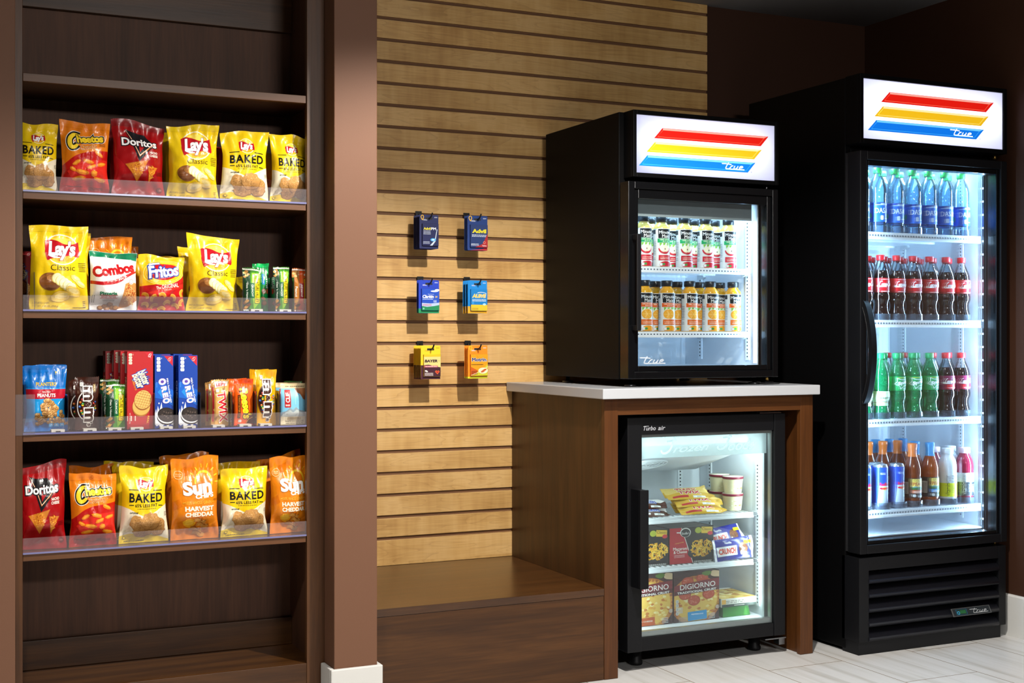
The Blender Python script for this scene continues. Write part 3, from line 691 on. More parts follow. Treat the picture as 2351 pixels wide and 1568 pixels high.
# ------------------------------------------------------------------ packaging
def bag_mesh(art, w, h, T, base, seed=0, pinch=.09, seal=.075, lean=0.0, nu=26, nv=34, wr=1.5, serr=0.0, topwave=.012, tilt=0.0, back=None, bmid=.5, topbend=.008):
    """pillow bag standing on its bottom seal: two sheets, flat seals, puffed middle, creases"""
    R = random.Random(seed); ph = [R.uniform(0, 6.28) for _ in range(8)]; off = R.uniform(-40, 40)
    def sst(a, b, x): x = min(max((x-a)/(b-a), 0), 1); return x*x*(3-2*x)
    def S0(s, t, side=-1):
        e = sst(seal*.7, seal*.7+.26, t)*sst(seal, seal+.30, 1-t)
        fat = 1+.25*math.cos((t-.3)*3.2)
        q = max(4*s*(1-s), 0); prof = q**.62
        pin = 1-pinch*(sst(0, .35, t)*sst(0, .35, 1-t))*(1+.3*math.sin(6*t+ph[0]))
        x = (s-.5)*w*pin
        z = t*h+(topwave*h*5*(noise.noise((s*2.2+off, 1.3, seed*.7))-.0)+tilt*(s-.5)*w)*t**3
        if serr and (t < .001 or t > .999): z += serr*(1 if round(s*nu) % 2 else -1)
        near = (1-e)*sst(0, seal*1.2, t)*sst(0, seal*1.2, 1-t)
        a = noise.noise((s*3.1+off, t*3.4, seed*1.1)); b = abs(noise.noise((s*4.3-off, t*5.2, seed*.37+3)))
        rad = math.sin((s-.5)*(22+5*math.sin(ph[1]))*(1+.35*t)+ph[2]+2.2*noise.noise((s*2, t*3, off)))
        y = side*T*.5*e*prof*fat*(1 if side < 0 else .55)
        k = w/.14*wr
        edge = sst(0, .12, s)*sst(0, .12, 1-s)
        y += side*-1*k*(.0022*near*rad+.0045*e*a*edge-.0050*b*(e*.6+near*.5)*edge+.0028*e*edge*abs(noise.noise((s*7+off, t*4+s*3, 2.2))))
        y += lean*t*t*h + topbend*sst(1-seal*1.6, 1, t)*math.sin(s*4+ph[3]) + .004*math.sin(s*3+ph[4])*(1-sst(0, .2, t))*k
        return (x, y, z)
    G = [[Vector(S0(i/nu, j/nv)) for i in range(nu+1)] for j in range(nv+1)]
    def S(s, t):        # flat within each triangle, like the mesh
        x = min(max(s*nu, 0), nu-1e-6); y = min(max(t*nv, 0), nv-1e-6); i = int(x); j = int(y); a = x-i; b = y-j
        P = G[j][i]
        return P+(G[j][i+1]-P)*a+(G[j+1][i+1]-G[j][i+1])*b if a >= b else P+(G[j+1][i]-P)*b+(G[j+1][i+1]-G[j+1][i])*a
    def N(s, t):
        d = .02; s0, s1 = max(s-d, 0), min(s+d, 1); t0, t1 = max(t-d, 0), min(t+d, 1)
        n = (S(s1, t)-S(s0, t)).cross(S(s, t1)-S(s, t0)); n.normalize(); return n if n.y < 0 else -n
    mb = MB(); W = nu+1
    mb.add([p for r in G for p in r], [q for j in range(nv) for i in range(nu) for q in ((j*W+i, j*W+i+1, (j+1)*W+i+1), (j*W+i, (j+1)*W+i+1, (j+1)*W+i))], base, True)
    # back sheet shares the outline
    B = [[G[j][i] if i in (0, nu) or j in (0, nv) else Vector(S0(i/nu, j/nv, 1)) for i in range(W)] for j in range(nv+1)]
    for j in range(1, nv):
        for i in range(1, nu):
            if B[j][i].y < G[j][i].y+.0012: B[j][i].y = G[j][i].y+.0012
    mb.add([p for r in B for p in r], [(j*W+i, (j+1)*W+i, (j+1)*W+i+1, j*W+i+1) for j in range(nv) for i in range(nu)], back or base, True)
    if art: art.lay(mb, S, N, nu, nv, diag=True)
    return mb

# ---- printed designs (x to the right, y up, both 0..1)
def logo_L(a, cx, cy, r, big=True):
    """round sun emblem with a red ribbon and white lettering"""
    k = 1/a.a
    a.ell(cx, cy, r*1.06, r*.95*k, '#f6f0d2'); a.ell(cx, cy, r*.99, r*.88*k, '#f0c62c'); a.ell(cx+.02*r, cy+.32*r*k, r*.72, r*.45*k, '#f7d95a'); a.ell(cx+.1*r, cy-.55*r*k, r*.6, r*.22*k, '#eaa51c')
    P = lambda pts: [(cx+x*r, cy+y*r*k) for x, y in pts]
    top = smooth_line(P([(-1.02, .50), (-.7, .60), (-.3, .54), (.2, .34), (.7, .36), (1.02, .50)]), 5); bot = smooth_line(P([(1.10, -.05), (1.04, -.46), (.6, -.36), (.2, -.42), (-.3, -.52), (-.72, -.58), (-.92, -.66), (-1.06, -.2)]), 5)
    sh = [(x+.03*r, y-.05*r*k) for x, y in top+bot]
    a.poly(top+bot, '#b31220')
    a.text("Lay's", cx+.0*r, cy-.06*r*k, 1.72*r, 1.20*r*k, '#ffffff', bold=.04, shear=.16, space=.9, edges=[(.022, '#6c0a14')])
    a.stroke(P([(-.80, -.40), (-.5, -.47), (-.15, -.50)]), [.05*r, .12*r, .06*r], '#ffffff')
def puffs(a, spots, c1='#e07c12', c2='#f0a030', seed=0):
    for i, (x, y, rx, ry, rot) in enumerate(spots): a.blob(x, y, rx, ry, c1, seed+i, .14, 16, rot); a.blob(x+rx*.08, y+ry*.2, rx*.75, ry*.5, c2, seed+i+50, .2, 14, rot)
def speckle(a, cx, cy, rx, ry, c, n, r, seed, rot=0):
    R = random.Random(seed); k0 = a.k
    for _ in range(n):
        t = R.uniform(0, 6.28); q = R.random()**.5; x, y = cx+rx*q*math.cos(t), cy+ry*q*math.sin(t)
        if rot: (x, y), = a.turn([(x, y)], cx, cy, rot)
        a.k = k0+.1*_; a.blob(x, y, r*R.uniform(.5, 1.3), r/a.a*R.uniform(.5, 1.3), c, R.random(), .3, 6)
def chip(a, cx, cy, rx, ry, c, hi, lo, seed, rot=0):
    a.blob(cx+.008, cy-.008, rx*1.01, ry*1.02, lo, seed, .10, 20, rot); a.blob(cx, cy, rx, ry, c, seed, .10, 20, rot); speckle(a, cx, cy, rx*.85, ry*.85, hi, 26, .012, seed+1, rot); speckle(a, cx, cy, rx*.85, ry*.8, lo, 16, .008, seed+2, rot)
def art_classic(asp):
    a = Art(asp); a.rect(0, .925, 1, 1, '#d9b90e'); a.stroke([(0, .925), (1, .925)], .006, '#c7a608')
    a.ell(.5, .955, .025, .016, '#c2a20a'); a.ell(.5, .955, .019, .012, '#d9b90e')
    logo_L(a, .54, .715, .29)
    a.text('Classic', .55, .50, .43, .066, '#3a2d06', bold=-.006)
    a.small(.9, .56, .14, 3, '#5a480c', .008, .02, 3); a.small(.9, .505, .12, 3, '#5a480c', .008, .02, 4)
    a.ell(.33, .335, .19, .105, '#8a5526', -8); a.ell(.31, .315, .16, .075, '#6f3f1a', -8); a.ell(.37, .372, .10, .04, '#a06a36', -8)
    for i in range(5): a.ell(.44+.062*i, .375-.028*i, .085, .062, '#cfc06a', -32); a.ell(.45+.062*i, .378-.028*i, .08, .058, '#efe6b4', -32)
    for cx, cy, rx, ry, rt, sd in ((.78, .37, .10, .035, -35, 3), (.86, .31, .10, .03, -30, 4), (.73, .22, .13, .055, -25, 5), (.52, .165, .16, .065, 12, 6)):
        a.blob(cx, cy, rx*1.03, ry*1.05, '#c9952c', sd, .08, 20, rt); a.blob(cx, cy, rx, ry, '#f0cd62', sd, .08, 20, rt); a.blob(cx+.01, cy+.008, rx*.7, ry*.5, '#f7e096', sd, .12, 16, rt)
    a.text('POTATO CHIPS', .20, .085, .28, .024, '#6a560a'); a.text('NET WT. 2 5/8 OZ. (70.8 g)', .27, .045, .42, .026, '#6a560a'); a.small(.84, .035, .22, 1, '#6a560a', .008)
    a.small(.93, .11, .05, 4, '#6a560a', .01, .022, 9); return a
def art_baked(asp):
    a = Art(asp); cream = '#e6dcc0'
    a.poly([(0, .49), (.14, .46), (.5, .345), (.84, .455), (1, .50), (1, 0), (0, 0)], cream)
    a.poly([(0, 0), (0, .10), (.2, .13), (.5, .125), (.8, .075), (1, .03), (1, 0)], '#dcbc12')
    logo_L(a, .53, .785, .155, False)
    a.stroke([(.14, .70), (.36, .702)], .016, '#17150c'); a.stroke([(.69, .695), (.90, .686)], .016, '#17150c')
    a.text('BAKED', .525, .60, .76, .118, '#17150c', bold=.028, space=1.12)
    a.text('65% LESS FAT', .525, .50, .50, .042, '#17150c', bold=.018, space=1.1)
    a.stroke([(.145, .505), (.245, .505)], .015, '#17150c'); a.stroke([(.80, .495), (.90, .487)], .015, '#17150c'); a.small(.53, .462, .42, 1, '#8a7206', .008)
    a.text('original', .25, .405, .17, .034, '#17150c', bold=.02)
    A3 = ('#b9874a', '#d2a468', '#8e6030')
    for i, (x, y, rx, ry) in enumerate(((.30, .285, .125, .088), (.84, .25, .08, .075), (.45, .165, .19, .078), (.76, .165, .15, .07), (.60, .295, .20, .112))): chip(a, x, y, rx, ry, *A3, seed=20+i)
    a.small(.95, .40, .05, 3, '#6a6a5a', .008, .02, 5); a.ell(.10, .075, .032, .020, '#2b2a18'); a.ell(.10, .075, .024, .015, '#dcbc12'); a.small(.3, .035, .4, 1, '#4a430e', .008); return a
def art_puffs(asp):
    """orange over red bag with black-backed yellow lettering"""
    a = Art(asp, ink); a.rect(0, .905, 1, 1, '#e07a10'); a.stroke([(0, .905), (1, .905)], .005, '#c05f08'); a.ell(.48, .945, .035, .022, '#c9660a'); a.ell(.48, .945, .027, .017, '#e07a10')
    red = '#b8120e'
    b = smooth_line([(0, .38), (.12, .44), (.28, .515), (.5, .565), (.75, .59), (1, .605)], 5); a.poly(b+[(1, 0), (0, 0)], red)
    a.poly(smooth_line([(.1, .30), (.3, .40), (.6, .46), (1, .47)], 5)+[(1, .15), (.6, .2), (.3, .12)], '#d6261a'); a.poly([(0, 0), (1, 0), (1, .09), (.5, .07), (0, .12)], '#9c0c0c')
    for ex, c in ((.15, '#f4f0e6'), (.115, '#15120c'), (.02, '#c98a0a')):
        pass
    a.text('heetos', .60, .765, .56, .115, '#f4d02c', bold=.045, rot=5, space=.92, edges=[(.13, '#f4f0e6'), (.095, '#15120c'), (.02, '#a86a06')])
    C = [(cx, cy) for cx, cy in smooth_line([(.39, .80), (.28, .81), (.19, .755), (.165, .68), (.20, .63), (.27, .635), (.33, .67)], 5)]
    a.stroke(C, .165, '#f4f0e6'); a.stroke(C, .14, '#15120c'); a.stroke(C, [.05+.04*math.sin(PI*i/(len(C)-1)) for i in range(len(C))], '#f4d02c')
    a.text('heetos', .60, .765, .56, .115, '#f4d02c', bold=.045, rot=5, space=.92, edges=[(.06, '#15120c')])
    a.text('Crunchy', .56, .635, .36, .078, '#c01818', bold=.02, rot=9, edges=[(.07, '#8a2a06'), (.05, '#f3e08a')])
    a.small(.86, .70, .13, 3, '#7a3404', .007, .016, 2)
    puffs(a, [(.78, .55, .11, .028, -28), (.84, .41, .10, .028, 10), (.42, .295, .14, .030, -8), (.68, .285, .07, .040, 20), (.36, .215, .13, .028, 8), (.80, .205, .13, .030, -14), (.30, .42, .10, .028, 30), (.55, .44, .12, .03, -12), (.22, .33, .08, .025, -30), (.62, .37, .10, .028, 22)], seed=int(asp*100))
    a.small(.30, .11, .3, 1, '#5a0606', .009); a.small(.72, .10, .3, 2, '#5a0606', .009); a.text('NET WT.', .26, .05, .18, .022, '#5a0606'); return a
def art_tri(asp):
    """red bag with white block lettering over a black triangle"""
    a = Art(asp); a.rect(0, .91, 1, 1, '#7e0c10')
    a.poly([(.1, 0), (.5, .12), (.9, 0)], '#8c0b10'); a.poly([(0, .55), (.2, .40), (.08, .12), (0, .1)], '#a81016')
    k = '#17161a'
    a.poly([(.24, .88), (.37, .845), (.62, .83), (.80, .70), (.47, .455)], k)
    a.poly([(.47, .74), (.70, .745), (.485, .575)], '#a80d14')
    a.stroke([(.26, .87), (.37, .72), (.48, .53), (.79, .715)], [.006, .02, .034, .012], '#d2641a'); a.stroke([(.26, .87), (.37, .72), (.484, .535), (.78, .71)], [.003, .010, .02, .005], '#f6e2c0')
    a.text('Doritos', .50, .715, .70, .105, '#f4f2f0', bold=.03, edges=[(.09, k)])
    a.stroke([(.62, .605), (.80, .72)], [.016, .008], '#e0701c')
    for i, l in enumerate(('NACHO', 'CHEESE')): a.text(l, .775, .592-.044*i, .17+.01*i, .034, '#f0e6da', bold=.03)
    for pts, sd in (([(.22, .41), (.64, .475), (.44, .205)], 3), ([(.66, .395), (.84, .39), (.68, .20)], 5)):
        cx = sum(p[0] for p in pts)/3; cy = sum(p[1] for p in pts)/3
        a.stroke(pts, .045, '#b8661c', True); a.poly(pts, '#c9781f'); speckle(a, cx, cy, .13 if sd == 3 else .07, .085, '#e6a43a', 44, .011, sd); speckle(a, cx, cy, .13 if sd == 3 else .07, .085, '#a23a10', 40, .009, sd+9)
    a.small(.9, .33, .12, 3, '#5a0a0c', .007, .018, 4); a.ell(.90, .10, .05, .034, '#6a1014'); a.text('100', .90, .10, .06, .025, '#c88a80'); return a
def art_pizza(asp):
    """white pretzel-snack bag, green top band, red slanted lettering"""
    a = Art(asp); g = '#0a7a52'; r = '#b5161c'
    a.poly([(0, .90), (.35, .915), (.7, .90), (1, .86), (1, 1), (0, 1)], g)
    a.poly(smooth_line([(0, .51), (.25, .49), (.52, .535), (.80, .635), (1, .69)], 5)+smooth_line([(1, .66), (.80, .58), (.55, .465), (.25, .43), (0, .455)], 5), r)
    a.text('Combos', .49, .70, .92, .19, r, bold=.05, rot=9, space=.95)
    a.text('STUFFED SNACK!', .55, .535, .44, .05, '#f6f2ea', bold=.015, rot=12)
    pz = [(.73, .46), (.86, .50), (1, .47), (1, .18), (.80, .07), (.60, .03)]; a.poly(pz, '#c98a4a')
    speckle(a, .84, .26, .13, .19, '#a84a22', 50, .013, 4); speckle(a, .84, .26, .14, .19, '#e6c07a', 50, .012, 8); speckle(a, .84, .30, .13, .17, '#7a2a14', 18, .008, 9)
    a.text('Pizzeria', .37, .29, .36, .062, g, bold=.035)
    a.stroke([(.20, .262), (.56, .262), (.56, .21), (.20, .21)], .010, r, True); a.text('BAKED PRETZEL', .38, .236, .31, .03, r, bold=.03); a.small(.38, .19, .25, 2, '#55555a', .007, .018)
    for i, (x, y) in enumerate(((.22, .05), (.31, .075), (.42, .11), (.47, .06), (.37, .04), (.54, .05))): a.blob(x, y, .065, .04, '#7a4a1c', i, .1, 14); a.blob(x+.01, y+.01, .05, .026, '#b98242', i, .1, 14)
    a.ell(.86, .50, .06, .05, '#eeeae2', -20); a.ell(.86, .50, .05, .04, r, -20); a.ell(.86, .50, .044, .034, '#eeeae2', -20); a.small(.09, .2, .16, 5, '#666a6a', .012, .03, 7, True); return a
def art_corn(asp):
    """yellow over red corn-chip bag with an oval emblem"""
    a = Art(asp); r = '#b8161a'
    a.poly([(0, .44), (.3, .47), (.7, .56), (1, .68), (1, 0), (0, 0)], r); a.poly([(.0, .30), (.3, .36), (1, .50), (1, .44), (.3, .28), (0, .2)], '#d02a20')
    for k, c in ((1.36, '#f6dc6a'), (1.30, '#e9b41c'), (1.20, '#f6dc6a'), (1.15, '#e9b41c')): a.ell(.54, .70, .355*k, .165*k, c, 8)
    a.ell(.535, .71, .35, .15, '#a61216', 8); a.ell(.535, .715, .335, .138, r, 8)
    a.text('Fritos', .52, .72, .70, .215, '#f6f6f8', bold=.03, shear=.12, rot=8, space=.93, edges=[(.065, '#1f3f9c')])
    a.stroke([(.20, .81), (.30, .83), (.46, .86)], .05, '#1f3f9c'); a.stroke([(.21, .812), (.30, .832), (.45, .86)], .03, '#f6f6f8')
    a.text('BRAND', .56, .605, .2, .018, '#e6b0a0', space=1.6, rot=8)
    a.text('The', .39, .415, .11, .055, '#f6ead8', bold=.01, rot=8); a.text('ORIGINAL', .66, .455, .40, .075, '#f6ead8', bold=.01, rot=8); a.text('CORN CHIPS', .60, .385, .18, .024, '#f6ead8', rot=8)
    for i, (x, y, rt) in enumerate(((.12, .28, -40), (.28, .24, 60), (.48, .29, -12), (.74, .25, -55), (.93, .33, 80), (.60, .16, 15), (.33, .10, 30), (.15, .12, -20), (.80, .10, -30), (.92, .16, 60), (.50, .05, 0))):
        P = a.turn(arc(x, y-.06, .10, .10, 30, 150, 8)+arc(x, y-.085, .07, .07, 150, 30, 8), x, y, rt); a.poly(P, '#d8952a'); a.stroke(P[:9], .012, '#f0bb52')
    return a
def art_sun(asp, dark=False):
    a = Art(asp); R = random.Random(5)
    for i in range(16): x, y = R.uniform(-.1, 1), R.uniform(.02, .95); a.poly([(x, y), (x+.2, y+.06), (x+.26, y-.03), (x+.05, y-.09)], ['#cf6c0c', '#e8871c', '#d87510'][i % 3])
    c = '#f4c22c'
    S_ = arc(.66, .70, .18, .12, -25, 185, 16); a.stroke(S_, [.03+.02*math.sin(PI*i/16) for i in range(17)], c)
    for t in range(0, 190, 24): x, y = .66+.25*math.cos(math.radians(t)), .70+.165*math.sin(math.radians(t)); a.stroke([(x, y), (.66+.33*math.cos(math.radians(t)), .70+.215*math.sin(math.radians(t)))], .022, c)
    a.text('Sun', .52, .645, .62, .17, '#f8f4ec', bold=.05, rot=4, edges=[(.02, '#a85a0a')]); a.text('CHIPS', .67, .545, .40, .058, '#f8f4ec', bold=.05, rot=4)
    a.text('100% WHOLE GRAIN', .54, .465, .56, .038, '#f0c040'); a.stroke([(.2, .465), (.25, .472)], .012, '#f0c040'); a.stroke([(.84, .465), (.88, .472)], .012, '#f0c040')
    a.text('HARVEST', .56, .393, .64, .058, '#f6ead0', bold=.045); a.text('CHEDDAR', .56, .323, .64, .054, '#f6ead0', bold=.045)
    a.blob(.35, .215, .15, .062, '#e8a51c', 3, .18, 9); a.blob(.34, .225, .11, .035, '#f2bc3a', 4, .2, 8)
    for i in range(4):
        x, y = .58+.09*(i % 2)-.03*i, .25-.055*i; P = a.turn(smooth_line([(x-.13, y), (x-.05, y+.02), (x+.05, y-.004), (x+.13, y+.02)], 3)+smooth_line([(x+.13, y-.03), (x+.05, y-.05), (x-.05, y-.028), (x-.13, y-.05)], 3), x, y, -18); a.poly(P, '#c98a3a'); a.stroke(P[:10], .02, '#9c5a1c'); speckle(a, x, y-.01, .1, .02, '#e2b468', 10, .009, i)
    a.stroke(arc(.14, .80, .09, .05, 0, 360, 16), .008, '#f4d9a0', True); a.text('Heart', .14, .81, .12, .02, '#f4d9a0'); a.text('Healthy', .14, .785, .13, .018, '#f4d9a0'); a.small(.92, .50, .1, 2, '#8a4a06', .006, .014); return a
def art_peanut(asp):
    a = Art(asp); a.rect(0, .66, 1, .90, '#0a66b4'); a.rect(0, .94, 1, 1, '#0a5ca6'); a.rect(0, .1, 1, .66, '#1a90d4'); a.rect(0, .50, 1, .645, '#b0142a')
    a.poly([(0, .0), (1, 0), (1, .16), (.6, .12), (.2, .17), (0, .14)], '#0a6ebc')
    a.text('PLANTERS', .50, .72, .50, .058, '#d8b22a', bold=.02, edges=[(.02, '#0a4a80')])
    a.text('SALTED', .50, .605, .20, .028, '#f2ece8', bold=.01); a.text('PEANUTS', .50, .553, .46, .056, '#f6f2ee', bold=.03)
    a.ell(.74, .90, .02, .014, '#c8b030'); a.small(.74, .875, .05, 1, '#c8b030', .008)
    R = random.Random(8); a.group()
    for i in range(96):
        t = i/96; y = .13+.36*t+R.uniform(-.01, .01); hw = .40*(1-t**2.4)*.98; x = .54+R.uniform(-hw, hw)+.04*(1-t); rt = R.uniform(0, 180)
        a.ell(x+.006, y-.008, .055, .026, '#8a5a24', rt, 14); a.ell(x, y, .053, .025, R.choice(['#c9995a', '#d6a866', '#bd8a4a']), rt, 14); a.ell(x-.008, y+.008, .028, .012, '#e8c890', rt, 10)
    a.group(False)
    for i in range(3): a.rrect(.57+.13*i, .075, .68+.13*i, .13, '#4aa6e0', .015); a.text(('170', '2', '95')[i], .625+.13*i, .105, .06, .025, '#f2f6fa')
    return a
def candies(a, spots, r):
    cs = ['#c8201c', '#2060b8', '#e8c020', '#2a9038', '#d87018', '#5a3018']
    for i, (x, y) in enumerate(spots): a.ell(x, y, r, r/a.a, cs[i % 6], 0, 14); a.ell(x-r*.25, y+r*.3/a.a, r*.35, r*.25/a.a, '#f2eeee', 0, 8)
def art_mm(asp, yellow=False):
    a = Art(asp); br = '#3c1c12'
    E_ = [(.055, '#f6f2ea')] if yellow else [(.075, '#1c0a06'), (.055, '#f6f2ea')]
    ring = arc(.30, .48, .22, .23, 60, 300, 14)
    a.poly(arc(.36, .46, .30, .26, 90, 270, 14), '#f6f2ea' if not yellow else '#6a3a12'); a.poly(arc(.37, .46, .275, .24, 90, 270, 14), '#2c140c')
    R = random.Random(3); candies(a, [(.34-R.uniform(0, .20)*math.sin(PI*(i+.5)/14), .26+.38*i/14) for i in range(15)], .05)
    candies(a, [(.80+R.uniform(-.05, .05), .36+.025*i) for i in range(8)], .04)
    c = br
    a.vtext('m', .52, .69, .36, .25, c, bold=.04, edges=E_); a.vtext('&', .54, .485, .20, .12, c, bold=.05, edges=E_); a.vtext('m', .55, .29, .36, .25, c, bold=.04, edges=E_); a.vtext("'s", .60, .12, .22, .09, c, bold=.04, edges=E_)
    a.ell(.80, .79, .075, .085, '#6a4a10' if not yellow else '#e8d070', 0); a.vtext('MILK' if not yellow else 'PEANUT', .80, .79, .07, .12, '#e8d8a0' if not yellow else '#3c1c12')
    a.rrect(.20, .82, .34, .90, '#e8e4de', .03); a.small(.27, .885, .1, 4, '#55504a', .008, .018); a.small(.15, .72, .12, 2, '#8a6a5a' if not yellow else '#8a6a10', .008, .02, 4, True); return a
def art_oats(asp, peanut=False):
    a = Art(asp); g, dg, lg = ('#3f8a22', '#123a22', '#8cc22a') if not peanut else ('#d8501c', '#a8642a', '#e0662a')
    a.rect(0, 0, .40, 1, dg if not peanut else '#b5722e'); a.poly([(.36, 0), (.44, .35), (.40, .7), (.46, 1), (1, 1), (1, 0)], g); a.poly([(.50, .90), (.95, .90), (.90, .2), (.62, .05), (.44, .5)], lg)
    a.rect(.40, .30, .62, .66, '#0c5a34' if not peanut else '#a01a24'); a.vtext('CRUNCHY' if not peanut else 'SWEET & SALTY NUT', .51, .48, .10, .28, '#f2f0e4', bold=.01)
    a.rrect(.63, .18, .93, .78, '#1c2a12', .05); a.rrect(.65, .192, .91, .768, '#f0cc1c', .04); a.vtext('NATURE VALLEY', .78, .48, .19, .54, '#1f2a14', bold=.02)
    a.vtext("Oats 'n Honey" if not peanut else 'Peanut', .22, .46, .13, .40 if not peanut else .24, '#f4f2ea', bold=.01)
    for i in range(5): a.blob(.12+.1*(i % 3), .06+.045*i, .13, .035, ['#8a5a24', '#c9933f', '#6a3d14'][i % 3], i, .2, 10, 20)
    for i in range(5): a.blob(.12+.09*(i % 3), .80+.03*i, .10, .03, ['#a8793a', '#d6b06a'][i % 2], i+7, .2, 9)
    a.rect(0, .955, 1, .985, '#dfe6da' if not peanut else '#e8d8d0'); a.rect(0, .015, 1, .04, '#dfe6da' if not peanut else '#e8d8d0'); a.rrect(.66, .84, .80, .88, '#e8ece4', .03); return a
def art_bright(asp):
    a = Art(asp); a.rect(.0, 0, .2, 1, '#0a6a34'); a.rect(0, .92, 1, 1, '#12b05a'); a.rect(.2, .42, .85, .92, '#12803e')
    a.vtext('SnackWell', .80, .66, .22, .36, '#f2f4ee', bold=.01, shear=.2); a.rrect(.36, .56, .58, .78, '#1878c8', .05); a.vtext('crisp', .47, .67, .11, .16, '#e8f0f8'); a.vtext('NATURE', .27, .70, .09, .2, '#f0f4ee')
    a.ell(.50, .42, .18, .055, '#d0402c'); a.ell(.50, .42, .145, .044, '#e8e6da'); a.stroke([(.38, .385), (.62, .455)], .04, '#d0402c'); a.rect(.74, .37, .86, .47, '#d0402c')
    a.blob(.46, .27, .14, .05, '#c8966a', 3, .12, 14, 60); a.blob(.60, .18, .20, .055, '#a8703f', 4, .1, 14, 50); a.blob(.60, .185, .15, .035, '#bd8a58', 4, .1, 14, 50); a.ell(.16, .12, .07, .03, '#e8ece6'); return a
def art_gold(asp):
    a = Art(asp); R = random.Random(2)
    a.rect(.0, 0, .22, 1, '#a8793a'); a.rect(.06, .1, .15, .85, '#a02028')
    for i in range(18): x, y = R.random(), R.random(); a.poly([(x, y), (x+.16, y+.05), (x+.1, y-.06)], R.choice(['#b98a44', '#e2c07c', '#8f6426']))
    a.poly(a.turn([(.22, .83), (.9, .87), (.92, .97), (.2, .955)], .55, .9, 0), '#f0ece4'); a.text('TWO', .55, .935, .26, .04, '#c01820', bold=.03); a.text('LEFT', .56, .885, .52, .06, '#c01820', bold=.04)
    a.vtext('TWIX', .62, .42, .46, .66, '#c01820', bold=.03, rot=-84, edges=[(.05, '#f6f0e6')])
    a.ell(.86, .30, .06, .03, '#c01820'); a.ell(.86, .30, .03, .015, '#d8b064'); a.rrect(.27, .73, .43, .80, '#e6e2da', .03); return a
def art_orange(asp):
    a = Art(asp); a.rect(0, .90, 1, 1, '#d8440a'); a.rect(0, 0, 1, .05, '#d8440a'); a.rect(.16, .16, .30, .66, '#4a1c0c'); a.vtext('2 PEANUT BUTTER CUPS', .23, .41, .07, .46, '#f0a030')
    a.vtext("Reese's", .58, .48, .46, .68, '#f6d81c', bold=.04, shear=.2, rot=-82, space=.93, edges=[(.055, '#2a1208')])
    a.poly([(1, .03), (.6, .05), (.72, .16), (.9, .22), (1, .24)], '#5a2410'); a.stroke([(.64, .06), (.76, .14), (.96, .18)], .05, '#d8923a'); a.rrect(.22, .07, .38, .13, '#e8e4de', .03); a.small(.28, .80, .1, 3, '#8a2a06', .006, .02, 3, True); return a
def art_sky(asp):
    a = Art(asp, card); a.rect(0, .12, 1, .88, '#78bcdc'); a.rect(0, .88, 1, 1, '#c9b48a'); a.rect(0, 0, 1, .22, '#d8cba8')
    a.poly([(0, .20), (.05, .31), (.2, .34), (.33, .42), (.45, .36), (.57, .43), (.7, .36), (.85, .34), (1, .30), (1, .2)], '#8a9ca6'); a.poly([(0, .2), (.1, .27), (.33, .36), (.45, .30), (.6, .37), (.8, .29), (1, .26), (1, .2)], '#b4bcb8')
    a.poly([(.55, .88), (.62, .78), (.75, .74), (.86, .62), (1, .58), (1, .88)], '#8a5230'); a.poly([(.70, .88), (.80, .76), (1, .66), (1, .88)], '#a0663c')
    a.rrect(.14, .42, .37, .85, '#b01c20', .03); a.text('CLIF', .255, .66, .24*asp, .16/asp, '#f4efe6', bold=.03, rot=90); a.text('BAR', .255, .475, .16, .04, '#f4efe6', bold=.03)
    a.poly([(.25, .12), (.8, .12), (.8, .19), (.25, .19)], '#bda87a'); a.small(.52, .175, .36, 2, '#5a4a2a', .008, .03)
    a.text('WHITE CHOCOLATE', .54, .085, .72, .035, '#4a3a20', bold=.02); a.text('MACADAMIA NUT', .54, .035, .66, .035, '#4a3a20', bold=.02); a.small(.55, .935, .7, 1, '#5a4a2a', .014); return a
def emblem(a, x0, x1, y0, y1):
    a.poly([(x0, y1), (x1, y1), (x1, y0)], '#c01c2c'); cx, cy = x0+(x1-x0)*.62, y0+(y1-y0)*.68
    P = a.turn(arc(cx, cy, (x1-x0)*.25, (x1-x0)*.13/a.a, 0, 360, 16)[:-1], cx, cy, 55); a.stroke(P, .014, '#f0e0e0', True); a.stroke([(cx-.02, cy+.02), (cx+.03, cy-.03)], .012, '#f0e0e0')
def nut_facts(a, x, y, w, n, h, c='#e6e0c8'):
    for i in range(n): a.rrect(x, y-h*(i+1)+h*.12, x+w, y-h*i, c, w*.25); a.small(x+w/2, y-h*i-h*.2, w*.6, 3, '#4a4a3a', h*.08, h*.2, i)
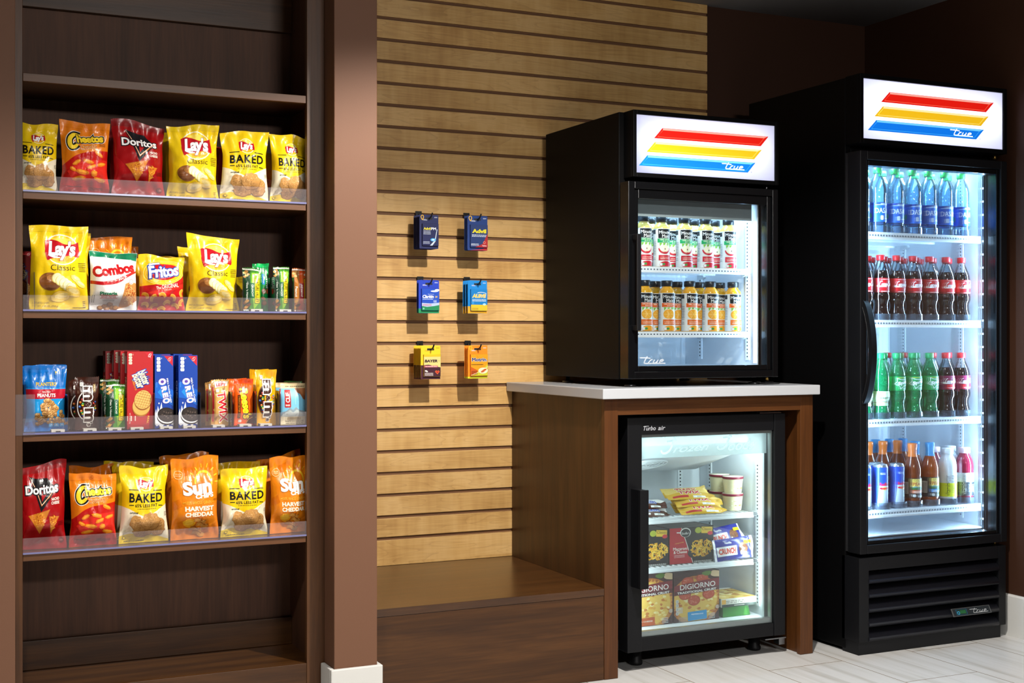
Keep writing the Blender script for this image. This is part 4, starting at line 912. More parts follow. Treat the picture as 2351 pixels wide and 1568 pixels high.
def art_redbox(asp):
    a = Art(asp, card); a.poly([(.70, 1), (1, 1), (1, .86)], '#a81420'); emblem(a, .68, .985, .865, .99); nut_facts(a, .06, .975, .13, 4, .036); a.small(.24, .96, .06, 2, '#e8c8b0', .006, .016, 3, True)
    for st, cx, cy in (('Nutter', .66, .665), ('Butter', .44, .625)): a.text(st, cx, cy, .60, .105, '#f4ecc8', bold=.03, rot=-66, shear=.1, edges=[(.11, '#2244a8')])
    for st, cx, cy in (('Nutter', .66, .665), ('Butter', .44, .625)): a.text(st, cx, cy, .60, .105, '#f4ecc8', bold=.03, rot=-66, shear=.1)
    a.text('real PEANUT BUTTER', .27, .57, .44, .022, '#f0b040', rot=-72)
    a.ell(.54, .285, .345, .125, '#a86a2a', -10); a.ell(.55, .30, .34, .12, '#e0aa58', -10)
    a.ell(.60, .365, .335, .125, '#8f5a22', -10); a.ell(.61, .38, .33, .12, '#e6b464', -10)
    for i in range(-3, 4):
        a.stroke(a.turn([(.61+i*.09, .38-.11*math.sqrt(max(0, 1-(i*.27)**2))), (.61+i*.09, .38+.11*math.sqrt(max(0, 1-(i*.27)**2)))], .61, .38, -22), .012, '#a8702c')
        a.stroke(a.turn([(.61-.31*math.sqrt(max(0, 1-(i*.27)**2)), .38+i*.033), (.61+.31*math.sqrt(max(0, 1-(i*.27)**2)), .38+i*.033)], .61, .38, -14), .012, '#a8702c')
    a.text('NET WT 4.8 OZ (136g)', .10, .14, .42, .022, '#f0d8c8', rot=-90); a.small(.33, .14, .2, 3, '#f0d8c8', .014, .05, 3, True); a.vtext('REAL', .80, .12, .07, .10, '#f0b040', bold=.02, rot=-98); return a
def art_bluebox(asp):
    a = Art(asp, card); emblem(a, .50, .97, .855, .99); nut_facts(a, .10, .975, .20, 4, .05, '#eef0f4'); a.small(.38, .96, .08, 2, '#c8d4ec', .008, .02, 3, True)
    a.poly([(.0, .62), (.4, .66), (.75, .55), (1, .52), (1, .30), (.4, .40), (0, .42)], '#0a5cc0'); a.poly([(.15, .50), (.45, .58), (.7, .46), (.75, .36), (.4, .42)], '#1a86d8')
    for ch, cx, cy, h in (('O', .40, .64, .105), ('R', .50, .535, .095), ('E', .57, .455, .075), ('O', .62, .38, .085)): a.text(ch, cx, cy, h*asp*.86, (.40 if ch == 'O' else .30)/asp, '#f6f6fa', bold=.06, rot=-78, edges=[(.05, '#5a3aa0')])
    a.ell(.40, .64, .07, .022, '#5a3aa0', -12); a.vtext("Milk's Favorite Cookie", .78, .52, .10, .34, '#e8eef8', bold=.02, rot=-80); a.small(.12, .6, .3, 1, '#4a90e0', .01, .02, 3, True)
    spl = [(.0, .06), (.0, .20), (.06, .27), (.10, .20), (.16, .31), (.24, .24), (.36, .36), (.40, .27), (.55, .22), (1, .12), (1, .04), (.82, .06), (.70, .02), (.58, .06), (.40, .03), (.30, .01), (.22, .05), (.1, .03)]; a.poly(spl, '#e8ecf2')
    a.ell(.22, .345, .035, .012, '#e8ecf2'); a.ell(.60, .145, .50, .098, '#1c1412', -14); a.ell(.62, .165, .50, .098, '#f2f2f0', -14); a.ell(.64, .185, .50, .10, '#1d1513', -14); a.ell(.645, .19, .42, .08, '#2c221e', -14)
    for i in range(14): t = i*PI/7; a.ell(.645+.25*math.cos(t)*(1 if i % 2 else .55), .19+.05*math.sin(t)*(1 if i % 2 else .55), .05, .008, '#5a4c44' if i % 3 else '#100a08', -14+i*25, 10)
    return a
# ------------------------------------------------------------------ snacks on the shelves
YEL = foil('#e3bf10'); ORG = foil('#e07a10'); REDF = foil('#98090e'); SUNO = foil('#dc7c12'); WHT = foil('#e8e6e2')
def bag(name, label, cat, group, artf, base, u0, u1, vt, i, Y, T=.052, seed=0, rz=0, rx=0, dz=.0012, **kw):
    if kw.get('serr'): dz = .0028
    x0, x1 = X_at(u0, Y), X_at(u1, Y); w = x1-x0; h = Z_at((u0+u1)/2, vt, Y)-SHZ[i]-dz
    mb = bag_mesh(artf(h/w) if artf else None, w, h, T, base, seed, **kw)
    o = mb.build(name, None, ((x0+x1)/2, Y, SHZ[i]+dz), rot=(rx, 0, rz))
    return tag(o, label, cat, group)
G1, G2, G3, G4 = 'chip bags on the second shelf', 'snack bags on the third shelf', 'candy and cookies on the fourth shelf', 'chip bags on the lowest shelf'
C = 'chip bag'
# second shelf from the top
bag('chip_bag', 'yellow and cream baked-chip bag at far left, partly behind the left stile, second shelf', C, G1, art_baked, YEL, 34, 133, 283, 1, 3.73, .05, 1, .02, tilt=-.10)
bag('cheese_puff_bag', 'orange-topped red cheese puff bag on the second shelf from the top', C, G1, art_puffs, ORG, 136, 252, 280, 1, 3.722, .052, 2, .0, seal=.10, tilt=-.02)
bag('tortilla_chip_bag', 'red tortilla chip bag with black triangle, front row of second shelf', C, G1, art_tri, REDF, 254, 380, 281, 1, 3.724, .058, 3, .03, tilt=-.10, lean=.03, seal=.11, pinch=.14)
bag('potato_chip_bag', 'yellow classic potato chip bag on the second shelf, right of the red bag', C, G1, art_classic, YEL, 382, 502, 290, 1, 3.722, .056, 4, .0, seal=.09, pinch=.12)
bag('chip_bag', 'yellow and cream baked-chip bag, fifth bag from left on the second shelf', C, G1, art_baked, YEL, 504, 617, 306, 1, 3.722, .05, 5, -.02, tilt=.07, pinch=.10)
bag('chip_bag', 'yellow and cream baked-chip bag at far right of the second shelf', C, G1, art_baked, YEL, 619, 709, 314, 1, 3.73, .05, 6, .0)
bag('tortilla_chip_bag', 'red tortilla chip bag half hidden behind the front red bag, second shelf', C, G1, art_tri, REDF, 240, 360, 300, 1, 3.80, .05, 7, .05)
bag('potato_chip_bag', 'yellow chip bag hidden behind the classic yellow bag, second shelf', C, G1, art_classic, YEL, 366, 490, 306, 1, 3.80, .05, 8)
bag('tortilla_chip_bag', 'red bag glimpsed between the classic and baked yellow bags, second shelf', C, G1, None, REDF, 488, 600, 340, 1, 3.81, .05, 9)
bag('chip_bag', 'yellow bag hidden behind the rightmost baked-chip bags, second shelf', C, G1, art_baked, YEL, 606, 690, 350, 1, 3.80, .046, 10)
# third shelf
bag('potato_chip_bag', 'tall yellow classic potato chip bag, leftmost on the third shelf', C, G2, art_classic, YEL, 66, 203, 519, 2, 3.72, .056, 11, .0, seal=.09, pinch=.07, topbend=.004, topwave=.004)
bag('pretzel_snack_bag', 'white pizza pretzel snack bag with green top band', C, G2, art_pizza, WHT, 205, 314, 580, 2, 3.720, .056, 12, .0, pinch=.04, topwave=.01, tilt=-.05)
bag('corn_chip_bag', 'small yellow and red corn chip bag on the third shelf', C, G2, art_corn, foil('#e8b418'), 316, 424, 588, 2, 3.722, .054, 13, .0, tilt=-.07)
bag('potato_chip_bag', 'tall yellow classic potato chip bag right of the corn chips, third shelf', C, G2, art_classic, YEL, 427, 549, 541, 2, 3.72, .056, 14, .0, seal=.10, pinch=.13, tilt=-.05)
bag('whole_grain_chip_bag', 'brown-orange chip bag rising behind the white pretzel bag, third shelf', C, G2, art_sun, SUNO, 203, 303, 546, 2, 3.80, .05, 15, .0, tilt=.06, topwave=.005)
bag('whole_grain_chip_bag', 'rearmost shade-browned orange bag behind the pretzel bag, third shelf', C, G2, None, foil('#b8600e'), 212, 318, 556, 2, 3.865, .05, 16, .0, tilt=-.22)  # same orange bag, its shade put into a browner foil colour
bag('potato_chip_bag', 'yellow bag directly behind the tall leftmost yellow bag, third shelf', C, G2, None, YEL, 82, 208, 540, 2, 3.795, .05, 17, tilt=.1)
bag('potato_chip_bag', 'yellow bag half hidden behind the right tall yellow bag, third shelf', C, G2, art_classic, YEL, 408, 530, 566, 2, 3.80, .05, 18, tilt=-.02)
bag('corn_chip_bag', 'yellow bag hidden behind the small corn chip bag, third shelf', C, G2, None, foil('#c9a010'), 306, 412, 592, 2, 3.80, .045, 19)
CB = 'granola bar'
bag('granola_bar', 'green granola bar with dark left half, left one on the third shelf', CB, G2, art_oats, foil('#3f8a22'), 557, 599, 617, 2, 3.715, .020, 21, -.1, serr=.0012, nu=20, pinch=.02, topwave=.004, wr=.7, tilt=-.1, rx=-.02)
bag('granola_bar', 'green granola bar with dark left half, right one on the third shelf', CB, G2, art_oats, foil('#3f8a22'), 627, 663, 613, 2, 3.715, .020, 22, -.1, serr=.0012, nu=20, pinch=.02, topwave=.004, wr=.7)
bag('snack_bar', 'tall bright green snack bar between two granola bars, third shelf', 'snack bar', G2, art_bright, foil('#12984a'), 590, 616, 605, 2, 3.747, .024, 23, .0, serr=.001, nu=16, pinch=.0, topwave=.003, wr=.7)
bag('snack_bar', 'green snack bar behind the tall bright green one, third shelf', 'snack bar', G2, None, foil('#12803e'), 579, 604, 606, 2, 3.79, .022, 24, .0, nu=16, pinch=0, topwave=.003)
bag('granola_bar', 'green granola bar behind the left granola bar, third shelf', CB, G2, None, foil('#2a5a2a'), 561, 590, 614, 2, 3.765, .018, 25, .0, serr=.0012, nu=16, pinch=0)
bag('granola_bar', 'orange-red peanut granola bar at far right of the third shelf', CB, G2, lambda s: art_oats(s, True), foil('#d8501c'), 670, 711, 617, 2, 3.712, .020, 26, -.08, serr=.0012, nu=20, pinch=.02, topwave=.004, wr=.7)
# fourth shelf
bag('peanut_bag', 'blue bag of salted peanuts at far left of the fourth shelf', 'peanut bag', G3, art_peanut, foil('#0c68b8'), 55, 154, 839, 3, 3.718, .04, 31, .0, seal=.09, pinch=.10, topwave=.003)
bag('peanut_bag', 'second blue peanut bag just behind the front one', 'peanut bag', G3, None, foil('#0a5aa4'), 46, 152, 838, 3, 3.775, .034, 32, .0, pinch=.04, tilt=.05)
MMB = foil('#3c1c12'); CY = 'candy bag'
bag('candy_bag', 'front brown bag of coated chocolate candy on the fourth shelf', CY, G3, art_mm, MMB, 172, 227, 866, 3, 3.712, .024, 33, .0, serr=.0014, pinch=.03, topwave=.004, wr=.8, tilt=.05)
bag('candy_bag', 'brown candy bag behind and left of the front brown one', CY, G3, art_mm, MMB, 157, 213, 874, 3, 3.752, .022, 34, .0, serr=.0014, pinch=.03, topwave=.004)
bag('candy_bag', 'brown candy bag at the back, its right edge showing past the front one', CY, G3, art_mm, MMB, 163, 216, 872, 3, 3.79, .022, 35, .0, serr=.0014, pinch=.03)
bag('granola_bar', 'green granola bar in front, between the brown candy and the red boxes', CB, G3, art_oats, foil('#3f8a22'), 243, 287, 882, 3, 3.712, .020, 36, .0, serr=.0012, nu=20, pinch=.02, topwave=.003, wr=.7)
bag('granola_bar', 'green granola bar behind the front one, left of the red boxes', CB, G3, art_oats, foil('#3f8a22'), 229, 274, 870, 3, 3.76, .020, 37, .0, serr=.0012, nu=20, pinch=.02, topwave=.006)
GOLD = foil('#cfa055'); RO = foil('#e65a10')
bag('chocolate_bar', 'gold wrapped caramel cookie bar with red lettering, in front', 'chocolate bar', G3, art_gold, GOLD, 484, 525, 872, 3, 3.712, .020, 38, .0, serr=.0012, nu=20, pinch=.02, topwave=.004, wr=1.2)
bag('chocolate_bar', 'gold wrapped bar behind and left of the front gold bar', 'chocolate bar', G3, art_gold, GOLD, 471, 510, 879, 3, 3.75, .018, 39, .0, serr=.0012, nu=20, pinch=.02, wr=1.2)
bag('peanut_butter_cup_pack', 'orange peanut butter cup pack with yellow script, in front', 'candy pack', G3, art_orange, RO, 537, 581, 870, 3, 3.712, .022, 40, .0, serr=.0016, nu=24, pinch=.02, topwave=.004, wr=.8)
bag('peanut_butter_cup_pack', 'orange peanut butter cup pack behind the front one', 'candy pack', G3, None, RO, 520, 566, 869, 3, 3.76, .020, 41, .0, serr=.0016, nu=24, pinch=.02, topwave=.004)
MMY = foil('#e0a410')
bag('candy_bag', 'yellow bag of coated peanut candy in front on the fourth shelf', CY, G3, lambda s: art_mm(s, True), MMY, 586, 634, 848, 3, 3.714, .026, 42, .0, seal=.1, pinch=.05, topwave=.002, wr=.8)
bag('candy_bag', 'yellow candy bag behind the front yellow one', CY, G3, None, MMY, 573, 618, 848, 3, 3.76, .022, 43, .0, serr=.0014, pinch=.03, topwave=.003)
TAN = card('#c9b48a')
bag('energy_bar', 'pale blue energy bar with red upright label at far right of the fourth shelf', 'energy bar', G3, art_sky, mat('#c9b48a', .45), 644, 702, 880, 3, 3.712, .020, 44, .0, pinch=.01, topwave=.001, wr=.35)
bag('energy_bar', 'tan topped energy bar behind the front pale blue one', 'energy bar', G3, art_sky, mat('#c9b48a', .45), 633, 688, 878, 3, 3.752, .018, 45, .0, pinch=.01, topwave=.001, wr=.3)
bag('energy_bar', 'green topped bar at the back behind the pale blue energy bar', 'energy bar', G3, None, foil('#4a7a3a'), 650, 694, 876, 3, 3.79, .018, 46, .0, pinch=.01)
def carton(name, label, cat, group, artf, col, x0, x1, y0, d, z0, h, rz=0, side=None):
    m = MB(); w = x1-x0; m.box(-w/2, w/2, 0, d, 0, h, card(col)); artf(h/w).flat(m, -w/2, 0, w, h, 0)
    if side:
        a = Art(h/d, card); side(a); a.lay(m, lambda s, t: (-w/2, d*(1-s), t*h), lambda s, t: (-1, 0, 0))
    return tag(m.build(name, None, ((x0+x1)/2, y0, z0), .0006, rot=(0, 0, rz)), label, cat, group)
def red_side(a): a.vtext('Nutter Butter', .5, .42, .42, .5, '#e8dcb0', bold=.02); a.rrect(.25, .72, .75, .94, '#b8a8a8', .06)
def blue_side(a): a.small(.5, .9, .5, 5, '#4a6ab8', .012, .03, 3); a.vtext('OREO', .5, .5, .45, .3, '#e8ecf6', bold=.03)
zs = SHZ[3]+.0022
bx = [(X_at(292, 3.694), X_at(351.5, 3.694))]; hB = Z_at(320, 807, 3.694)-zs
for k, (dx, l) in enumerate(((0, 'front red cookie box with yellow lettering, foremost of its stack'), (-.010, 'red cookie box, second from the front of its stack'), (-.020, 'red cookie box, third from the front of its stack'), (-.036, 'rearmost red cookie box of the stack'))):
    carton('cookie_box', l, 'cookie box', G3, art_redbox, '#b01a1e', bx[0][0]+dx, bx[0][1]+dx, 3.694+.050*k, .048, zs, hB+(.003 if k == 2 else 0), 0, red_side)
hO = Z_at(375, 816, 3.694)-zs
for u0, u1, nm in ((355.5, 398, 'left'), (410, 453.5, 'right')):
    for k, l in enumerate(('front blue cookie box of the %s blue stack', 'blue cookie box just behind the front one, %s blue stack', 'rearmost blue cookie box, %s blue stack')):
        sh = (.002 if nm == 'left' else -.004)*k
        carton('cookie_box', l % nm, 'cookie box', G3, art_bluebox, '#0a3c9c', X_at(u0, 3.694)+sh, X_at(u1, 3.694)+sh, 3.694+.052*k, .050, zs, hO+.003*(k > 0), 0, blue_side)
carton('cookie_box', 'red cookie box turned upside down behind the tall yellow bag, third shelf', 'cookie box', G2, lambda s: art_redbox(s), '#8f1418', SIN0+.004, SIN0+.068, 3.86, .045, SHZ[2]+.002, .165)
# lowest stocked shelf
bag('tortilla_chip_bag', 'large red tortilla chip bag at far left of the lowest stocked shelf', C, G4, art_tri, REDF, 36, 153, 1066, 4, 3.722, .058, 51, .0, lean=.01, tilt=.12, pinch=.12, seal=.10)
bag('cheese_puff_bag', 'orange-topped red cheese puff bag on the lowest stocked shelf', C, G4, art_puffs, ORG, 158, 268, 1087, 4, 3.720, .054, 52, .0, seal=.07, pinch=.08)
bag('chip_bag', 'yellow and cream baked-chip bag between the cheese puffs and an orange bag, lowest shelf', C, G4, art_baked, YEL, 272, 387, 1070, 4, 3.722, .052, 53, .0, pinch=.11, seal=.08, tilt=.02)
bag('whole_grain_chip_bag', 'orange whole grain chip bag between two yellow bags, lowest stocked shelf', C, G4, art_sun, SUNO, 391, 502, 1052, 4, 3.720, .054, 54, .0, tilt=.03, seal=.09, pinch=.06)
bag('chip_bag', 'yellow and cream baked-chip bag between two orange bags, lowest shelf', C, G4, art_baked, YEL, 505, 615, 1070, 4, 3.722, .052, 55, .0, pinch=.11, seal=.08)
bag('whole_grain_chip_bag', 'orange whole grain chip bag at far right of the lowest stocked shelf', C, G4, art_sun, SUNO, 618, 709, 1050, 4, 3.73, .05, 56, .0, tilt=.03, seal=.09)
bag('cheese_puff_bag', 'orange bag hidden behind the front cheese puff bag, lowest shelf', C, G4, art_puffs, ORG, 158, 262, 1070, 4, 3.80, .05, 57)
bag('chip_bag', 'yellow bag close behind the left baked-chip bag, lowest shelf', C, G4, art_baked, YEL, 256, 378, 1066, 4, 3.79, .05, 58, tilt=-.05)
bag('chip_bag', 'rearmost yellow bag behind the left baked-chip bag, lowest shelf', C, G4, art_baked, YEL, 238, 352, 1062, 4, 3.86, .05, 59)
bag('whole_grain_chip_bag', 'orange bag behind the front orange one in mid shelf, lowest shelf', C, G4, None, SUNO, 378, 480, 1046, 4, 3.79, .05, 60, tilt=.06)
bag('whole_grain_chip_bag', 'rearmost dark orange bag in mid shelf, lowest shelf', C, G4, None, SUNO, 366, 462, 1046, 4, 3.86, .05, 61, tilt=.10)
bag('chip_bag', 'yellow bag just behind the right baked-chip bag, lowest shelf', C, G4, art_baked, YEL, 490, 596, 1062, 4, 3.79, .05, 62)
bag('whole_grain_chip_bag', 'orange bag behind the far right orange bag, lowest shelf', C, G4, None, SUNO, 588, 690, 1046, 4, 3.80, .05, 63, tilt=.2)

# ------------------------------------------------------------------ medicine packs hanging on the slatwall
def art_pm(a, f):
    a.rect(0, 0, 1, 1, '#1c2354')
    if f: a.poly([(.45, 0), (.75, .25), (.88, .75), (.92, .75), (.80, .2), (.6, 0)], '#c8d4e0'); a.ell(.66, .27, .17, .07, '#4ab0f0'); a.ell(.66, .27, .09, .03, '#e8f4ff'); a.text('Advil', .28, .77, .44, .12, '#e8dc3a', bold=.04); a.text('PM', .68, .77, .30, .12, '#f4f6f8', bold=.03); a.small(.28, .68, .44, 4, '#d0d8e8', .018, .05, 2); a.small(.24, .18, .4, 2, '#d0d8e8', .025, .06, 3)
def art_ad(a, f):
    a.rect(0, 0, 1, 1, '#1e3a78' if not f else '#22396e'); a.poly([(.25, 0), (.7, .16), (.95, .55), (1, .62), (1, 0)] if f else [(.1, 0), (.8, .05), (1, .5), (1, 0)], '#a8242a')
    if f: a.text('Advil', .5, .72, .82, .18, '#e8dc2a', bold=.05); a.small(.5, .56, .85, 2, '#d8e0ee', .03, .06, 2); a.small(.25, .16, .45, 2, '#d8e0ee', .025, .05, 3); a.ell(.80, .22, .075, .055, '#e89080'); a.ell(.80, .22, .05, .036, '#a8242a'); a.text('Tablets', .8, .08, .26, .05, '#f0e0e0', bold=.02)
def art_cl(a, f):
    a.rect(0, 0, 1, 1, '#1f50c0' if f else '#1c3cb0'); a.poly([(0, .2), (.3, .16), (.7, .2), (1, .25), (1, 0), (0, 0)] if f else [(0, .14), (1, .16), (1, 0), (0, 0)], '#1f8a56')
    if f: a.poly([(0, .2), (.3, .16), (.7, .2), (1, .25), (1, .36), (.5, .32), (0, .34)], '#b8ccec'); a.text('Claritin', .36, .64, .64, .15, '#f4f8fc', bold=.04, shear=.2); a.text('24', .82, .63, .14, .09, '#e8c83a', bold=.03, shear=.2); a.small(.34, .53, .6, 1, '#d0e0f4', .03); a.ell(.72, .89, .22, .04, '#e4ecf8'); a.ell(.88, .94, .14, .05, '#e4ecf8'); a.text('Non-Drowsy', .52, .745, .34, .05, '#d8e6f8', bold=.01); a.small(.3, .28, .5, 2, '#d06070', .025, .045, 3); a.ell(.1, .08, .05, .04, '#8ad0b0'); a.small(.75, .47, .18, 3, '#d0e0f4', .02, .04, 4)
def art_al(a, f):
    a.rect(0, 0, 1, 1, '#147cc4'); a.rect(0, 0, 1, .28 if f else .22, '#e8c030' if f else '#e0a020')
    if f: a.text('ALEVE', .50, .69, .84, .17, '#f2c040', bold=.04, shear=.18, edges=[(.035, '#f8f4e8')]); a.small(.5, .53, .84, 2, '#e4f0fa', .03, .06, 3); a.stroke(smooth_line([(.4, .83), (.6, .86), (.85, .83), (.93, .80)], 4), .03, '#e8f2fa'); a.ell(.82, .30, .1, .05, '#a8d8f4'); a.small(.25, .12, .4, 2, '#7a5a10', .02, .05, 3); a.ell(.12, .36, .07, .055, '#3a98d8')
def art_by(a, f):
    a.rect(0, 0, 1, 1, '#e8c828'); a.rect(0, 0, 1, .42 if not f else .40, '#4a2232')
    if f: a.rect(0, .40, 1, .9, '#ecdc8a'); a.poly(smooth_line([(0, .52), (.3, .54), (.6, .47), (1, .42)], 4)+[(1, .3), (0, .3)], '#4a2232'); a.text('BAYER', .43, .71, .78, .13, '#3a1a2a', bold=.05, shear=.15); a.stroke([(.83, .71), (.97, .71)], .02, '#c8b87a'); a.stroke([(.90, .76), (.90, .66)], .02, '#c8b87a'); a.rect(.02, .42, .82, .50, '#d06070'); a.text('THE WONDER DRUG', .42, .46, .7, .045, '#f8ece8', bold=.02); a.ell(.12, .26, .07, .035, '#f4f0ea'); a.ell(.18, .23, .06, .03, '#f4f0ea'); a.small(.3, .17, .5, 3, '#f0e4e0', .025, .05, 3); a.poly([(.80, .10), (.66, .22), (.72, .28), (.80, .25), (.88, .28), (.94, .22)], '#e07a30'); a.poly([(.80, .13), (.70, .22), (.73, .26), (.80, .23), (.87, .26), (.90, .22)], '#c82a2a')
def art_mo(a, f):
    a.rect(0, 0, 1, 1, '#e8861c' if not f else '#eaa41c'); a.rect(0, 0, 1, .06, '#c8cc2a')
    if f: a.poly([(0, .02), (.7, .3), (1, .55), (1, .02)], '#d8d434'); a.poly([(0, .0), (0, .42), (.4, .25), (.3, .06)], '#d8601c'); a.poly([(.3, 1), (.45, .8), (.75, .3), (.4, .9)], '#e06a1c'); a.text('Motrin', .48, .75, .84, .17, '#28306e', bold=.04, edges=[(.05, '#f4f0e8')]); a.text('IB', .93, .70, .08, .06, '#3a78c0'); a.small(.38, .53, .7, 1, '#5a2a10', .03); a.ell(.72, .24, .28, .14, '#f6ecc8'); a.ell(.80, .27, .13, .045, '#c8602a', 15); a.ell(.70, .20, .12, .045, '#c8602a', 15); a.small(.22, .22, .36, 3, '#6a2a0c', .03, .06, 3); a.stroke([(0, .02), (.5, .18), (1, .42)], .02, '#f6ecc8')
HK = mat('#0d0d10', .35)
def hang(title, artf, col, u0, u1, vt, vb, n, du, ub, vb2, drop=True, words='', side='#111'):
    yf = 4.232; x0, x1 = X_at(u0, yf), X_at(u1, yf); w = x1-x0; zt = Z_at((u0+u1)/2, vt, yf); zb = Z_at((u0+u1)/2, vb, yf); h = zt-zb; xc = (x0+x1)/2
    dy = du/((u0+u1)/2+247)*yf; zh = zt-.013
    hk = thing('display_hook', 'black display hook holding the %s' % words, 'hook', (xc, 4.3405, zh), group='slatwall hooks')
    xb = X_at(ub, 4.338)-xc; zbk = Z_at(ub, vb2, 4.338)-zh
    MB().box(xb-.012, xb+.012, -.0035, -.0005, zbk-.012, zbk+.008, HK).box(xb-.011, xb+.011, -.001, .006, zbk+.001, zbk+.006, HK).build('bracket', hk, bevel=.0008)
    yy = yf-4.3405
    MB().tube([(xb, -.003, zbk-.004), (xb*.9, -.012, zbk-.005), (0, -.03, .0), (0, yy+.004, 0), (0, yy-.012, .001), (0, yy-.024, .007), (0, yy-.032, .016)], .0028, HK, 8).build('prong', hk)
    proto = None
    R = random.Random(int(u0))
    for k in range(n):
        words_k = ('frontmost %s' if k == 0 else ('rearmost %s' if k == n-1 else ['', 'second %s from the front', 'third %s from the front', 'fourth %s from the front', 'fifth %s from the front'][k])) % title
        p = (xc, yf+dy*k, zb)
        if proto is None:
            proto = thing('medicine_pack', words_k, 'medicine pack', p, 0, words)
            a = Art(h/w, card); artf(a, False); a.L = a.L
            if drop: a.stroke(a.turn(smooth_line([(.16, .84), (.09, .91), (.09, .955), (.15, .985), (.21, .955), (.21, .91), (.16, .84)], 4), .15, .92, 0), .035, '#e8b428')
            a.small(.30, .865, .2, 3, '#d8dce8' if col != '#e8c828' else '#b88a10', .008, .014, 2); a.small(.86, .94, .16, 2, '#d8dce8' if col != '#e8c828' else '#6a5010', .009, .018, 3)
            m = MB(); r = .006; P = []
            for cx, cz, a0 in ((w/2-r, h-r, 0), (-w/2+r, h-r, 90), (-w/2+r, r, 180), (w/2-r, r, 270)): P += arc(cx, cz, r, r, a0, a0+90, 4)
            m.prism(P, 1, .0002, .0010, card(col)); a.flat(m, -w/2, 0, w, h, 0, eps0=.0001)
            sl = MB(); m.build('card', proto)
            MB().box(-.013, .013, -.0006, -.0003, h-.0165, h-.0095, mat('#08080a', .6)).build('hang_slot', proto)
            bw0, bw1, bh0, bh1 = -w*.38, w*.47, h*.085, h*.735; b = MB().box(bw0, bw1, -.0078, -.0006, bh0, bh1, card(col)); aa = Art((bh1-bh0)/(bw1-bw0), card); artf(aa, True); aa.flat(b, bw0, bh0, bw1-bw0, bh1-bh0, -.0078, eps0=.0002)
            bo = b.build('blister_box', proto, bevel=.001)
            MB().box(bw0-.0015, bw1+.0015, -.0088, -.0082, bh0-.0015, bh1+.0015, clear('blister_plastic', (1, 1, 1), .8, .05)).build('blister', proto)
        else:
            o = dup(proto, p, R.uniform(-.01, .01), words_k, words)
hang('navy night-time painkiller pack', art_pm, '#1c2354', 963, 1006.5, 493, 571, 5, 4.0, 961, 490, words='navy packs with orange drop, top left hook')
hang('navy and red painkiller pack', art_ad, '#1e3a78', 1073, 1119, 495.5, 575, 3, 4.2, 1071, 494, words='navy and red packs, top right hook')
hang('blue and green allergy pack', art_cl, '#1c3cb0', 961, 1008, 643, 719, 2, 4.8, 965, 640, False, words='blue and green packs, middle left hook')
hang('sky blue and yellow painkiller pack', art_al, '#147cc4', 1074, 1118, 644, 720, 3, 7, 1072, 641, False, words='sky blue and yellow packs, middle right hook')
hang('yellow and maroon aspirin pack', art_by, '#e8c828', 966, 1011, 793.5, 871, 6, 3.9, 964, 788, False, words='yellow and maroon packs, bottom left hook')
hang('orange and yellow pain relief pack', art_mo, '#e8861c', 1073.6, 1119, 793, 869, 3, 4.4, 1074, 787, words='orange and yellow packs, bottom right hook')
# ------------------------------------------------------------------ bottles, cans, cups and frozen boxes
PET = clear('clear_bottle_plastic', (.90, .95, .97), 2.2, .03)
WATER = clear('water_in_bottle', (.66, .86, .96), 2.2, .03, body=.06, bodycol=(.5, .75, 1))
GREENB = clear('green_bottle_plastic', (.30, .78, .48), 1.8, .03, body=.20, bodycol=(.02, .50, .18))
COLA = mat('#0e0504', .10, spec=.6, coat=.4); TEA = mat('#6a2e10', .12, spec=.6, coat=.4); TEA2 = mat('#8a3f14', .12, spec=.6, coat=.4)
APPLE = mat('#d8b85a', .15, spec=.5, coat=.3); ORANGE = mat('#e0a018', .15, spec=.5, coat=.3)
MILKY = mat('#e2e6e8', .25, spec=.5, coat=.3); BERRY = mat('#640a20', .12, spec=.6, coat=.4)
lab = lambda c: mat(c, .35, spec=.45)
def cap(r, z0, z1, col, root):
    m = MB(); n = 36; prof = [(r*.96, z0), (r, z0+.001), (r, z1-.0015), (r*.93, z1), (.0005, z1)]
    m.lathe(prof, mat(col, .35), n)
    for j in (1, 2):
        for k in range(0, n, 2): v = m.v[j*n+k]; m.v[j*n+k] = (v[0]*1.04, v[1]*1.04, v[2])
    return m.build('cap', root)
def rad(prof, z):
    for (r0, z0), (r1, z1) in zip(prof, prof[1:]):
        if z0 <= z <= z1: return r0+(r1-r0)*(z-z0)/max(z1-z0, 1e-6)
    return prof[-1][0]
def label(root, prof, z0, z1, col, artf, span=200, turn=0, name='label'):
    m = MB(); n = 6; m.lathe([(rad(prof, z0+(z1-z0)*i/n)+.0005, z0+(z1-z0)*i/n) for i in range(n+1)], lab(col), 32)
    m.f = m.f[:-2]; m.m = m.m[:-2]; m.sm = m.sm[:-2]
    if artf:
        R = rad(prof, (z0+z1)/2); a = Art((z1-z0)/(R*math.radians(span)), lab); artf(a)
        def ang(s): return math.radians(-90+turn+(s-.5)*span)
        a.lay(m, lambda s, t: ((rad(prof, z0+t*(z1-z0))+.0008)*math.cos(ang(s)), (rad(prof, z0+t*(z1-z0))+.0008)*math.sin(ang(s)), z0+t*(z1-z0)), lambda s, t: (math.cos(ang(s)), math.sin(ang(s)), 0), 20, n, eps0=.0001, eps=.00003)
    return m.build(name, root)
SODA = [(.012, .003), (.026, 0), (.0305, .004), (.0315, .012), (.0315, .026), (.0300, .032), (.0268, .046), (.0262, .058), (.0290, .069), (.0322, .075), (.0326, .080), (.0326, .090), (.0318, .095), (.0298, .099), (.0308, .103), (.0318, .128), (.0314, .152), (.0300, .166), (.0262, .180), (.0200, .195), (.0150, .206), (.0128, .216), (.0150, .217), (.0150, .219), (.0128, .220), (.0128, .224)]
